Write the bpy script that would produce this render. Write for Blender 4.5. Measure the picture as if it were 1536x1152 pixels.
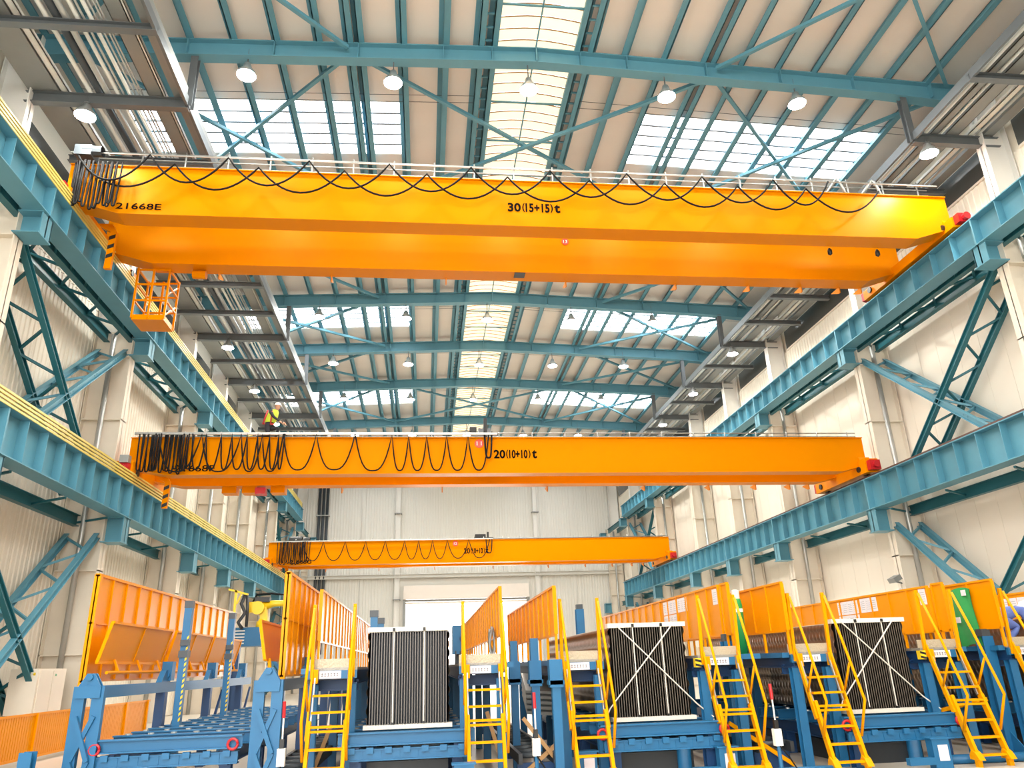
import bpy, math, random
from mathutils import Vector, Matrix
random.seed(7)
for o in list(bpy.data.objects): bpy.data.objects.remove(o)
SC = bpy.context.scene
COL = SC.collection

# ------------------------------------------------------------------ camera, sky, exposure
cam_d = bpy.data.cameras.new('camera'); cam = bpy.data.objects.new('camera', cam_d); COL.objects.link(cam)
cam_d.sensor_width = 36.0; cam_d.lens = 26.51; cam_d.clip_end = 400; cam_d.clip_start = .05
EYE = 1.7
_y = Vector((-131., 425., 1131.)).normalized()
_x = Vector((10022., 79., 1131.)); _x = (_x - _y * _x.dot(_y)).normalized()
_z = _x.cross(_y); _z = -_z if _z.y > 0 else _z
cam.matrix_world = Matrix(((_x.x, -_x.y, -_x.z, 0), (_y.x, -_y.y, -_y.z, 0), (_z.x, -_z.y, -_z.z, EYE), (0, 0, 0, 1)))
SC.camera = cam

world = bpy.data.worlds.new('sky'); SC.world = world; world.use_nodes = True
bg = world.node_tree.nodes['Background']
bg.inputs[0].default_value = (1.0, .985, .955, 1); bg.inputs[1].default_value = 4.2
SKY_PANE, RIDGE_PANE, LAMP = 4.5, .5, 190.0
SC.view_settings.view_transform = 'Standard'; SC.view_settings.look = 'None'
SC.view_settings.gamma = 1.0; SC.view_settings.use_curve_mapping = False
SC.view_settings.exposure = 1.15

# ------------------------------------------------------------------ materials
def lin(h):
    h = h.lstrip('#'); r = []
    for i in (0, 2, 4):
        c = int(h[i:i+2], 16) / 255.; r.append(c / 12.92 if c <= .04045 else ((c + .055) / 1.055) ** 2.4)
    return r
MATS = {}
def mat(name, hexc, rough=.5, metal=0., var=.07, scale=2.5, coat=0., emit=0., bump=0., bscale=30., stretch=None, spec=.5, tint=None):
    m = bpy.data.materials.new(name); m.use_nodes = True; MATS[name] = m
    nt = m.node_tree; N = nt.nodes; L = nt.links
    b = N['Principled BSDF']; c = lin(hexc)
    tc = N.new('ShaderNodeTexCoord'); src = tc.outputs['Object']
    if stretch:
        mp = N.new('ShaderNodeMapping'); mp.inputs['Scale'].default_value = stretch; L.new(src, mp.inputs[0]); src = mp.outputs[0]
    nz = N.new('ShaderNodeTexNoise'); nz.inputs['Scale'].default_value = scale; nz.inputs['Detail'].default_value = 4
    L.new(src, nz.inputs['Vector'])
    mx = N.new('ShaderNodeMix'); mx.data_type = 'RGBA'
    mx.inputs['A'].default_value = [max(0, k * (1 - var)) for k in c] + [1]
    mx.inputs['B'].default_value = [min(1, k * (1 + var)) for k in c] + [1]
    L.new(nz.outputs['Fac'], mx.inputs['Factor']); L.new(mx.outputs['Result'], b.inputs['Base Color'])
    b.inputs['Roughness'].default_value = rough; b.inputs['Metallic'].default_value = metal
    b.inputs['Specular IOR Level'].default_value = spec
    if tint: b.inputs['Specular Tint'].default_value = lin(tint) + [1]
    if coat: b.inputs['Coat Weight'].default_value = coat; b.inputs['Coat Roughness'].default_value = .12
    if emit:
        b.inputs['Emission Color'].default_value = c + [1]; b.inputs['Emission Strength'].default_value = emit
    if bump:
        n2 = N.new('ShaderNodeTexNoise'); n2.inputs['Scale'].default_value = bscale; L.new(src, n2.inputs['Vector'])
        bp = N.new('ShaderNodeBump'); bp.inputs['Strength'].default_value = bump; bp.inputs['Distance'].default_value = .02
        L.new(n2.outputs['Fac'], bp.inputs['Height']); L.new(bp.outputs['Normal'], b.inputs['Normal'])
    return m
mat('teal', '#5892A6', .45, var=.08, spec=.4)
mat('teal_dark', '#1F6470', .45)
mat('teal_roof', '#5A93A6', .5)
mat('orange', '#DC8300', .36, var=.03, scale=.6, spec=.3, tint='#FFA838')
mat('panel_orange', '#E08C00', .3, var=.05, scale=1.2, spec=.4, tint='#FFC888')
mat('ladder_yellow', '#E09600', .42, var=.05, spec=.35, tint='#FFC870')
mat('robot_yellow', '#F0C81E', .35)
mat('cream', '#E2D8C8', .6, var=.05)
mat('cream_panel', '#E6DECF', .55, var=.05, scale=.8, stretch=(1, 1, .25))
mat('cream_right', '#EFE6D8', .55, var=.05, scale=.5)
mat('back_panel', '#D9D7D0', .55, var=.03, scale=.8)
mat('white_paint', '#E9E7E2', .5, var=.03)
mat('roller_white', '#E6DCD3', .5, var=.03)
mat('roof_liner', '#E8E3DC', .75, var=.07, scale=.7, bump=.5, bscale=1.3, stretch=(.3, 1, 1))
mat('floor_paint', '#C4BAAC', .4, var=.12, scale=.6, bump=.05)
mat('asphalt', '#B9B7B2', .9)
mat('grey_steel', '#6F7478', .45, metal=.4)
mat('ink_soft', '#8D8A92', .7)
mat('galv', '#B4B5B2', .35, metal=.6, var=.12, scale=6)
mat('tray_grey', '#8C8E8C', .5, metal=.25)
mat('pipe_white', '#D9D9D2', .4)
mat('pipe_dark', '#3B4146', .45)
mat('black', '#141414', .45)
mat('cable', '#151516', .75, spec=.2)
mat('rail_brown', '#5A3B33', .55, metal=.3)
mat('conductor', '#D8C469', .4, var=.05)
mat('red', '#B3161F', .35)
mat('red_orange', '#E2432A', .4)
mat('blue', '#1F628E', .42, var=.12, spec=.4)
mat('blue_dark', '#153C68', .45, var=.15, spec=.4)
mat('fin_dark', '#2B2825', .35, metal=.6, var=.2, scale=8)
mat('fin_blue', '#2A2C33', .3, metal=.75, var=.2, scale=8)
mat('dimple', '#8A7562', .3, metal=.8, var=.15, scale=3)
mat('plate_lip', '#6A6259', .4, metal=.3)
mat('bar_white', '#D8D3C8', .45, var=.08)
mat('paper', '#DAD5DA', .7, var=.03)
mat('ink', '#55545C', .7)
mat('text_black', '#0E0C09', .9, spec=.1)
mat('panel_matt', '#E08C00', .45, var=.05, scale=1.2, spec=.2, tint='#FFC070')
mat('green_gas', '#1E8A45', .35)
mat('green_cloth', '#2F9A52', .6, var=.1, bump=.6, bscale=4)
mat('hazard_yellow', '#E8C21C', .5)
mat('wood', '#A98254', .65, var=.15, scale=8)
mat('glass_dark', '#5C6060', .15, metal=.2)
mat('clutter_dark', '#2B2F33', .5, var=.2)
mat('deck', '#9A958B', .5, metal=.3, bump=.4, bscale=40)
mat('deck_tan', '#B5A992', .5, metal=.2, bump=.6, bscale=30)
mat('skin', '#C99A7C', .6); mat('hat', '#EDE6D8', .4); mat('vest', '#C5D63A', .6); mat('dark_cloth', '#2A2B33', .8); mat('blue_cloth', '#5C6FB0', .8, var=.1); mat('harness', '#C23A3A', .6)
mat('sky_pane', '#FFFFFF', .5, var=0, emit=SKY_PANE)
mat('ridge_pane', '#FFE9C4', .5, var=.04, emit=RIDGE_PANE)
mat('lamp_lens', '#FFFDF4', .4, var=0, emit=LAMP)
mat('lamp_shade', '#C9CCCE', .3, metal=.7)
M = MATS

# ------------------------------------------------------------------ mesh helpers
V = Vector
class MB:
    def __init__(s): s.v = []; s.f = []
    def add(s, vs, fs):
        n = len(s.v); s.v += [tuple(p) for p in vs]; s.f += [tuple(i + n for i in q) for q in fs]; return s
    def box(s, x0, x1, y0, y1, z0, z1):
        return s.add([(x0,y0,z0),(x1,y0,z0),(x1,y1,z0),(x0,y1,z0),(x0,y0,z1),(x1,y0,z1),(x1,y1,z1),(x0,y1,z1)],
                     [(0,3,2,1),(4,5,6,7),(0,1,5,4),(1,2,6,5),(2,3,7,6),(3,0,4,7)])
    def bar(s, p, q, w, h, up=(0, 0, 1)):
        p = V(p); q = V(q); d = (q - p).normalized(); u = V(up); a = d.cross(u)
        if a.length < 1e-4: a = d.cross(V((1, 0, 0)))
        a.normalize(); u = a.cross(d); a = a * w / 2; u = u * h / 2
        return s.add([p-a-u, p+a-u, p+a+u, p-a+u, q-a-u, q+a-u, q+a+u, q-a+u],
                     [(0,1,2,3),(7,6,5,4),(0,4,5,1),(1,5,6,2),(2,6,7,3),(3,7,4,0)])
    def ibeam(s, p, q, w, h, t=.02, up=(0, 0, 1)):
        p = V(p); q = V(q); d = (q - p).normalized(); u = V(up); a = d.cross(u).normalized(); u = a.cross(d)
        s.bar(p + u * (h/2 - t/2), q + u * (h/2 - t/2), w, t, up); s.bar(p - u * (h/2 - t/2), q - u * (h/2 - t/2), w, t, up)
        return s.bar(p, q, t, h - 2 * t, up)
    def prism(s, poly, ax, a, b):
        n = len(poly)
        def mk(u, v, k): return {'x': (k, u, v), 'y': (u, k, v), 'z': (u, v, k)}[ax]
        vs = [mk(u, v, a) for u, v in poly] + [mk(u, v, b) for u, v in poly]
        return s.add(vs, [tuple(range(n))[::-1], tuple(range(n, 2*n))] + [(i, (i+1) % n, n + (i+1) % n, n + i) for i in range(n)])
    def tube(s, pts, r, n=8, cap=True):
        pts = [V(p) for p in pts]; rings = []; a = None
        rr = r if isinstance(r, (list, tuple)) else [r] * len(pts)
        for i, p in enumerate(pts):
            d = (pts[min(i+1, len(pts)-1)] - pts[max(i-1, 0)])
            d = d.normalized() if d.length > 1e-9 else V((0, 0, 1))
            if a is None:
                a = d.cross(V((0, 0, 1)))
                if a.length < .05: a = d.cross(V((1, 0, 0)))
            a = (a - d * a.dot(d)).normalized(); b = d.cross(a)
            rings.append([p + (a * math.cos(2*math.pi*k/n) + b * math.sin(2*math.pi*k/n)) * rr[i] for k in range(n)])
        vs = [q for g in rings for q in g]; fs = []
        for i in range(len(pts) - 1):
            for k in range(n): fs.append((i*n+k, i*n+(k+1) % n, (i+1)*n+(k+1) % n, (i+1)*n+k))
        if cap: fs += [tuple(range(n))[::-1], tuple((len(pts)-1)*n + k for k in range(n))]
        return s.add(vs, fs)
    def lathe(s, c, prof, n=16, ax='z'):
        c = V(c); vs = []; fs = []
        for r, h in prof:
            for k in range(n):
                t = 2*math.pi*k/n; u, w = r*math.cos(t), r*math.sin(t)
                vs.append(c + V({'z': (u, w, h), 'y': (u, h, w), 'x': (h, u, w)}[ax]))
        for i in range(len(prof) - 1):
            for k in range(n): fs.append((i*n+k, i*n+(k+1) % n, (i+1)*n+(k+1) % n, (i+1)*n+k))
        return s.add(vs, fs)
    def mesh(s, name, m, origin, smooth=False):
        me = bpy.data.meshes.new(name); o = V(origin)
        me.from_pydata([(a-o.x, b-o.y, c-o.z) for a, b, c in s.v], [], s.f)
        me.materials.append(M[m] if isinstance(m, str) else m)
        if smooth:
            me.polygons.foreach_set('use_smooth', [True] * len(me.polygons))
        me.update(); return me
    def centre(s):
        xs, ys, zs = zip(*s.v); return V(((min(xs)+max(xs))/2, (min(ys)+max(ys))/2, min(zs)))
WL = {}
def wloc(o): return WL.get(o.name, V((0, 0, 0))) if o else V((0, 0, 0))
def put(name, data, parent, at):
    o = bpy.data.objects.new(name, data); COL.objects.link(o)
    o.parent = parent; o.location = V(at) - wloc(parent); WL[o.name] = V(at); return o
def obj(name, mb, m, parent=None, smooth=False, origin=None):
    c = V(origin) if origin is not None else mb.centre()
    return put(name, mb.mesh(name, m, c, smooth), parent, c)
def empty(name, at): 
    o = put(name, None, None, at); o.empty_display_size = .2; return o
def tag(o, label, cat, group=None):
    o['label'] = label; o['category'] = cat
    if group: o['group'] = group
    return o
def struct(o): o['kind'] = 'structure'; return o
def copy_tree(o, at, parent=None):
    c = o.copy(); COL.objects.link(c); c.parent = parent
    if parent is None: c.location = V(at); WL[c.name] = V(at)
    for ch in o.children: copy_tree(ch, None, c)
    return c
def bx(*a): return MB().box(*a)
def text_mb(s, size, bold=0.):
    cu = bpy.data.curves.new('lettering', 'FONT'); cu.body = s; cu.size = size; cu.offset = bold; cu.extrude = .003; cu.resolution_u = 3
    t = bpy.data.objects.new('lettering_tmp', cu); COL.objects.link(t)
    dg = bpy.context.evaluated_depsgraph_get(); me = bpy.data.meshes.new_from_object(t.evaluated_get(dg))
    mb = MB().add([tuple(v.co) for v in me.vertices], [tuple(p.vertices) for p in me.polygons])
    bpy.data.objects.remove(t); bpy.data.curves.remove(cu); bpy.data.meshes.remove(me); return mb
def letter(s, x0, x1, z0, z1, y, m, parent, name='lettering', bold=.01):
    mb = text_mb(s, 1., bold); xs = [a[0] for a in mb.v]; ys = [a[1] for a in mb.v]
    ax, bx_, ay, by = min(xs), max(xs), min(ys), max(ys)
    mb.v = [(x0 + (x-ax)/(bx_-ax)*(x1-x0), y - .004 - z, z0 + (yy-ay)/(by-ay)*(z1-z0)) for x, yy, z in mb.v]
    return obj(name, mb, m, parent)
C = 3.22                                   # centre line of the hall
def X(side, off): return C + side * off    # side -1 left, +1 right
COLY = [-6.2, 1.8, 9.8, 17.8, 25.8, 33.8, 39.8, 45.8, 53.8, 61.8, 69.4]
Y0, Y1 = -8.0, 69.8

# ================================================================== THE SHELL
fl = struct(obj('floor', bx(X(-1, 15.2), X(1, 15.2), Y0, Y1 + .2, -.2, 0), 'floor_paint'))
struct(obj('ground', bx(-60, 70, Y1 + .2, 160, -.3, -.02), 'asphalt'))
struct(obj('ground', bx(-60, 70, -60, Y0, -.3, -.02), 'asphalt'))

# ---- side walls of upright sheet panels, columns, corbels, lattice cross braces
def ribbed(w, h, d, n, t=.04):
    pts = [(0, t)]
    for k in range(n):
        a = w * (k + .35) / n; b = w * (k + .65) / n; e = w / n * .1
        pts += [(a - e, t), (a, t + d), (b, t + d), (b + e, t)]
    pts += [(w - .012, t), (w - .012, 0), (0, 0)]
    return pts
for side, wn in ((-1, 'wall_left'), (1, 'wall_right')):
    W = struct(obj(wn, bx(min(X(side, 14.9), X(side, 15.05)), max(X(side, 14.9), X(side, 15.05)), Y0, Y1, 0, 19), 'cream_panel', origin=(X(side, 14.95), 0, 0)))
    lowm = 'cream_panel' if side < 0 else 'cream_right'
    tiers = [(0.02, 8.0, 1.0, lowm, 4 if side < 0 else 0), (8.03, 13.9, 1.0, lowm, 4 if side < 0 else 0), (13.93, 16.1, 1.0, 'cream_panel', 4)]
    for z0, z1, w, mm, n in tiers:
        pr = [(y, -side * x) for y, x in ribbed(w, 1, .03, n)]
        mb = MB(); nn = len(pr)
        vs = [(x, y, 0) for y, x in pr] + [(x, y, z1 - z0) for y, x in pr]
        mb.add(vs, [tuple(range(nn)), tuple(range(nn, 2*nn))[::-1]] + [(i, (i+1) % nn, nn + (i+1) % nn, nn + i) for i in range(nn)])
        me = mb.mesh('wall_panel', mm, (0, 0, 0))
        for k in range(int(Y1 - Y0)): put('wall_panel', me, W, (X(side, 14.9), Y0 + k * w, z0))
    # band of dark windows under the eaves
    for a, b in zip(COLY[2:-1], COLY[3:]):
        s0, s1 = sorted((X(side, 14.86), X(side, 14.9)))
        obj('window_strip', bx(s0, s1, a + .4, b - .4, 16.15, 17.15), 'glass_dark', W)
        obj('window_sill', bx(*sorted((X(side, 14.8), X(side, 14.9))), a + .4, b - .4, 16.07, 16.15), 'cream', W)
    # columns: H section, one wide shaft up to the upper runway and a slim one above
    def hcol(o0, o1, z0, z1, y, w=.42, t=.03):
        mb = MB(); xs = sorted((X(side, o0), X(side, o0 + t))); mb.box(*xs, y - w/2, y + w/2, z0, z1)
        xs = sorted((X(side, o1 - t), X(side, o1))); mb.box(*xs, y - w/2, y + w/2, z0, z1)
        xs = sorted((X(side, o0), X(side, o1))); mb.box(*xs, y - t/2, y + t/2, z0, z1)
        for z in (2.4, 4.9, 7.3, 9.9, 12.2):
            if z0 < z < z1: mb.box(*xs, y - w/2, y + w/2, z - .02, z + .02)
        return mb
    for y in COLY:
        c = obj('column', hcol(13.5, 14.8, 0, 13.2, y), 'cream', W)
        obj('upper_shaft', hcol(13.95, 14.8, 13.2, 18.6, y, .36), 'white_paint', c)
        mb = MB(); px, py = X(side, 14.15), y - .2
        mb.tube([(px, py, 0), (px, py, 13.0)], .09, 8); obj('downpipe', mb, 'galv', c, True)
        for zt, h, nm in ((12.85, .62, 'corbel'), (6.57, .78, 'corbel')):
            xa, xb = sorted((X(side, 12.9), X(side, 13.5)))
            mb = bx(xa, xb, y - .025, y + .025, zt - h, zt)
            mb.box(*sorted((X(side, 12.9), X(side, 12.93))), y - .27, y + .27, zt - h, zt - .02)
            mb.box(xa - .03, xb, y - .33, y + .33, zt - h - .03, zt - h); mb.box(xa, xb, y - .3, y + .3, zt - .03, zt)
            mb.box(xa, xb, y + .22, y + .26, zt - h, zt)
            obj(nm, mb, 'teal', c)
    # surge truss behind each runway: two chords with lacing
    for zt in (12.98, 6.5):
        for o in (13.62, 14.45):
            if zt < 8 and o < 14: continue
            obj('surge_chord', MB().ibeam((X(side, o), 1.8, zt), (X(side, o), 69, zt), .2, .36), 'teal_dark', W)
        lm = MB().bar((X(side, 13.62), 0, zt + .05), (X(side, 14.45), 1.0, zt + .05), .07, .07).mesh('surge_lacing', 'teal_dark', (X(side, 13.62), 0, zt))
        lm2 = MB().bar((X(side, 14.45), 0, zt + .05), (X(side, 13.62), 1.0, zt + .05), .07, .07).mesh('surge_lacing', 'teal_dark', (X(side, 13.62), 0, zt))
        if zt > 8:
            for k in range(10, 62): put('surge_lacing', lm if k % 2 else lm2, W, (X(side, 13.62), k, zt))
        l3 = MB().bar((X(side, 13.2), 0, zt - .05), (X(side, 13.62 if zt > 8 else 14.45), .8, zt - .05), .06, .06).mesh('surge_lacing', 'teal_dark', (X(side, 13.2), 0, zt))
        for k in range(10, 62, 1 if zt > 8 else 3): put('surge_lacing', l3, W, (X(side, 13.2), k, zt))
    # lattice cross braces, each diagonal a pair of chords laced together
    def brace(ya, za, yb, zb, m, parent):
        mb = MB()
        for o in (13.72, 14.62): mb.ibeam((X(side, o), ya, za), (X(side, o), yb, zb), .16, .2, .025)
        b = obj('lattice_brace', mb, m, parent)
        n = max(4, int(math.hypot(yb-ya, zb-za) / .85))
        for k in range(n):
            t0, t1 = (k + .1) / n, (k + .95) / n
            o0, o1 = (13.72, 14.62) if k % 2 else (14.62, 13.72)
            obj('lacing_bar', MB().bar((X(side, o0), ya+(yb-ya)*t0, za+(zb-za)*t0), (X(side, o1), ya+(yb-ya)*t1, za+(zb-za)*t1), .07, .07), m, b)
    for ya, yb in ((17.8, 25.8), (53.8, 61.8)):  # second diagonal of each cross is coloured lighter to look lit from above
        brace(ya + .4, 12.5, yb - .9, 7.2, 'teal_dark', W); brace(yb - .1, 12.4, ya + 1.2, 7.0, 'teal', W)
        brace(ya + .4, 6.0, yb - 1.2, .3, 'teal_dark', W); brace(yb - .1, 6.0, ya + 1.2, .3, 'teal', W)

struct(obj('front_light_blocker', bx(2.5, X(1, 15.05), Y0 - .2, Y0, 0, 19), 'cream_panel'))  # unseen half-width screen, added so daylight enters from the left only

# ---- back wall with door opening, mullions, beam, roller door
WB = struct(obj('wall_back', MB().box(X(-1, 15.05), -1.75, Y1, Y1 + .12, 0, 19.6).box(9.1, X(1, 15.05), Y1, Y1 + .12, 0, 19.6).box(-1.75, 9.1, Y1, Y1 + .12, 8.3, 19.6), 'back_panel', origin=(C, Y1, 0)))
pr = ribbed(1.0, 1, .025, 4)
def bpan(z0, z1):
    nn = len(pr); vs = [(x, -y, 0) for x, y in pr] + [(x, -y, z1 - z0) for x, y in pr]
    return MB().add(vs, [tuple(range(nn))[::-1], tuple(range(nn, 2*nn))] + [(i, (i+1) % nn, nn + (i+1) % nn, nn + i) for i in range(nn)]).mesh('wall_panel', 'back_panel', (0, 0, 0))
lo, hi = bpan(.02, 9.2), bpan(9.5, 18.9)
for k in range(30):
    x = X(-1, 15) + k
    put('wall_panel', hi, WB, (x, Y1, 9.5))
    if x + 1 < -1.8 or x > 9.1: put('wall_panel', lo, WB, (x, Y1, .02))
obj('wind_beam', MB().ibeam((X(-1, 14.8), Y1 - .35, 9.35), (X(1, 14.8), Y1 - .35, 9.35), .5, .3), 'back_panel', WB)
for x in (-2.5, 10.1):
    p = obj('wind_column', MB().ibeam((x, Y1 - .3, 0), (x, Y1 - .3, 18.6), .62, .42, .03, up=(1, 0, 0)), 'white_paint', WB)
    for z in (4.2, 7.3, 10.5, 14.9): obj('splice_band', bx(x - .33, x + .33, Y1 - .64, Y1 - .02, z, z + .06), 'tray_grey', p)
for x in (-5.6, 13.5): obj('girt_post', bx(x - .12, x + .12, Y1 - .2, Y1, 0, 18.6), 'back_panel', WB)
for x in (-9.6, -9.25, -8.9): obj('riser_pipe', MB().tube([(x, Y1 - .25, 3), (x, Y1 - .25, 17.5)], .13, 10), 'pipe_dark', WB, True)
obj('pipe_clamp', bx(-9.85, -8.65, Y1 - .42, Y1, 14.8, 14.9), 'galv', WB)
obj('hose_run', MB().tube([(17.0, Y1 - .2, 8.6), (17.0, Y1 - .2, 3.0)], .07, 8).tube([(17.0, Y1 - .2, 8.6), (19.5, Y1 - .2, 8.6)], .07, 8), 'pipe_dark', WB, True)
D = struct(obj('door_1', bx(-1.9, 9.25, Y1 - .55, Y1 + .1, 7.35, 8.5), 'roller_white'))
obj('guide_rail', bx(-1.95, -1.7, Y1 - .3, Y1 + .1, 0, 7.35), 'tray_grey', D); obj('guide_rail', bx(9.05, 9.3, Y1 - .3, Y1 + .1, 0, 7.35), 'tray_grey', D)
for k in range(2): obj('shutter_slat', bx(-1.7, 9.05, Y1 - .1, Y1 - .05, 6.95 + k * .2, 7.13 + k * .2), 'tray_grey' if k else 'roller_white', D)

# ---- roof: liner, skylights, purlins, rafters, braces
RZ, SL = 19.2, .04
def zr(off): return RZ - SL * off          # top of rafter at an offset from the ridge
PUR = [1.35, 1.75, 2.8, 4.05, 5.3, 5.62, 6.5, 7.7, 8.9, 10.1, 11.35, 12.7, 14.0]
SKY = [(4.1, 6.9), (20.5, 23.2), (35.4, 38.2), (48.4, 51.2), (63, 65.5)]
mb = MB()
xb = [1.32, 4.08, 12.95, 15.1]; yb = [Y0] + [v for a in SKY for v in a] + [Y1]
for side in (-1, 1):
    for i in range(3):
        for j in range(len(yb) - 1):
            if i == 1 and j % 2 == 1: continue
            a, b = xb[i], xb[i+1]; xs = [X(side, a), X(side, b)]; zs = [zr(a) + .33, zr(b) + .33]
            if side < 0: xs.reverse(); zs.reverse()
            y0, y1 = yb[j], yb[j+1]
            mb.add([(xs[0], y0, zs[0]), (xs[1], y0, zs[1]), (xs[1], y1, zs[1]), (xs[0], y1, zs[0]),
                    (xs[0], y0, zs[0]+.12), (xs[1], y0, zs[1]+.12), (xs[1], y1, zs[1]+.12), (xs[0], y1, zs[0]+.12)],
                   [(0,3,2,1),(4,5,6,7),(0,1,5,4),(1,2,6,5),(2,3,7,6),(3,0,4,7)])
CE = struct(obj('ceiling', mb, 'roof_liner', origin=(C, 0, RZ)))
nwin = 0
for (a, b) in SKY:
    for side in (-1, 1):
        nwin += 1; n = 5; w = (b - a) / n
        x0, x1 = X(side, 4.08), X(side, 12.95); z0, z1 = zr(4.08) + .37, zr(12.95) + .37
        Wn = struct(obj('window_%d' % nwin, MB().bar((x0, a - .03, z0), (x1, a - .03, z1), .06, .1).bar((x0, b + .03, z0), (x1, b + .03, z1), .06, .1), 'white_paint', origin=(x0, a, z0)))
        pm = MB().bar((0, w/2, 0), (x1 - x0, w/2, z1 - z0), w - .05, .02).mesh('pane', 'sky_pane', (0, 0, 0))
        bm = MB().bar((0, 0, 0), (x1 - x0, 0, z1 - z0), .07, .06).mesh('glazing_bar', 'grey_steel', (0, 0, 0))
        for k in range(n):
            put('pane', pm, Wn, (x0, a + k * w, z0))
            if k: put('glazing_bar', bm, Wn, (x0, a + k * w, z0 - .03))
nwin += 1
Wr = struct(obj('window_%d' % nwin, MB().box(X(-1, 1.34), X(-1, 1.28), Y0, Y1, RZ + .2, RZ + .5).box(X(1, 1.28), X(1, 1.34), Y0, Y1, RZ + .2, RZ + .5), 'teal_roof', origin=(C, 0, RZ)))
arc = [(-1.3 + 2.6 * k / 8, .5 + .16 * math.cos((k - 4) / 4 * math.pi / 2)) for k in range(9)]
pm = MB(); vs = [(x, 0.02, z) for x, z in arc] + [(x, .44, z) for x, z in arc]
pm.add(vs, [(i, i+1, 10+i, 9+i) for i in range(8)]); pm = pm.mesh('pane', 'ridge_pane', (0, 0, 0), True)
hm = MB().tube([(x, 0, z - .015) for x, z in arc], .022, 5).mesh('glazing_bar', 'wood', (0, 0, 0))
for k in range(int((Y1 - 12) / .46)):
    put('pane', pm, Wr, (C, 12 + k * .46, RZ)); put('glazing_bar', hm, Wr, (C, 12 + k * .46, RZ))
obj('pane', MB().box(C - 1.3, C + 1.3, Y0, 12, RZ + .6, RZ + .62), 'ridge_pane', Wr)
obj('ridge_cable', MB().tube([(C + .02, Y0, RZ + .2), (C + .02, Y1, RZ + .2)], .025, 6), 'teal_roof', Wr)
for k in range(12, 69, 2): obj('cross_tie', MB().bar((X(-1, 1.3), k + .3, RZ + .22), (X(1, 1.3), k + .3, RZ + .22), .05, .05), 'teal_roof', Wr)
# short lattice ties between the two purlins beside the ridge light
tm = MB().bar((-.2, 0, 0), (.2, 0, 0), .05, .05).mesh('purlin_tie', 'teal_roof', (0, 0, 0))
for side in (-1, 1):
    for o in PUR:
        x = X(side, o); z = zr(o)
        mb = MB().bar((x, Y0, z + .16), (x, Y1, z + .16), .03, .32); s = -side
        mb.bar((x + s*.08, Y0, z + .015), (x + s*.08, Y1, z + .015), .19, .03); mb.bar((x - s*.07, Y0, z + .305), (x - s*.07, Y1, z + .305), .17, .03)
        obj('purlin', mb, 'teal_roof', CE)
    for k in range(30, 140): put('purlin_tie', tm, CE, (X(side, 1.55), k * .5, zr(1.55) + .1))
    # sag rods across the purlins
    for a, b in zip(COLY[2:-1], COLY[3:]):
        for t in (.26, .3):
            y = a + (b - a) * t; obj('sag_rod', MB().tube([(X(side, 1.75), y, zr(1.75) + .1), (X(side, 13.9), y, zr(13.9) + .1)], .009, 5), 'pipe_dark', CE)
def rafter(y):
    mb = MB()
    for side in (-1, 1):
        # web
        t = .03; P = [(0, zr(0)), (14.4, zr(14.4)), (14.4, zr(14.4) - .72), (11, zr(11) - .55), (0, zr(0) - .52)]
        pl = [(X(side, o), z) for o, z in P]; mb.prism(pl, 'y', y - t/2, y + t/2)
        for (o0, z0), (o1, z1) in ((P[0], P[1]), (P[4], P[3]), (P[3], P[2])):
            mb.bar((X(side, o0), y, z0), (X(side, o1), y, z1), .34, .035, up=(0, 0, 1))
    r = obj('rafter', mb, 'teal_roof', CE)
    for side in (-1, 1):
        for o in (1.35, 2.8, 5.3, 7.7, 10.1, 12.7): obj('web_stiffener', bx(X(side, o) - .012, X(side, o) + .012, y - .16, y + .16, zr(o) - .5, zr(o)), 'teal_roof', r)
    obj('ridge_plate', bx(C - .02, C + .02, y - .17, y + .17, RZ - .54, RZ), 'teal_roof', r)
for y in COLY[1:-1]: rafter(y)
# horizontal wind bracing below the purlins
for a, b in ((9.8, 17.8), (17.8, 25.8), (25.8, 33.8), (33.8, 39.8), (39.8, 45.8), (45.8, 53.8)):
    for side in (-1, 1):
        segs = [(5.6, 13.2)] if a in (33.8, 39.8) else [(5.6, 13.2)]
        if a in (17.8, 45.8): segs = segs + ([(-5.4, 5.6)] if side > 0 else [])
        for o0, o1 in segs:
            za = zr(abs(o0)) - .1; zb = zr(abs(o1)) - .1
            obj('wind_brace', MB().bar((X(side, o0), a + .2, za), (X(side, o1), b - .2, zb), .11, .11), 'teal_roof', CE)
            obj('wind_brace', MB().bar((X(side, o0), b - .2, za - .12), (X(side, o1), a + .2, zb - .12), .11, .11), 'teal_roof', CE)

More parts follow.
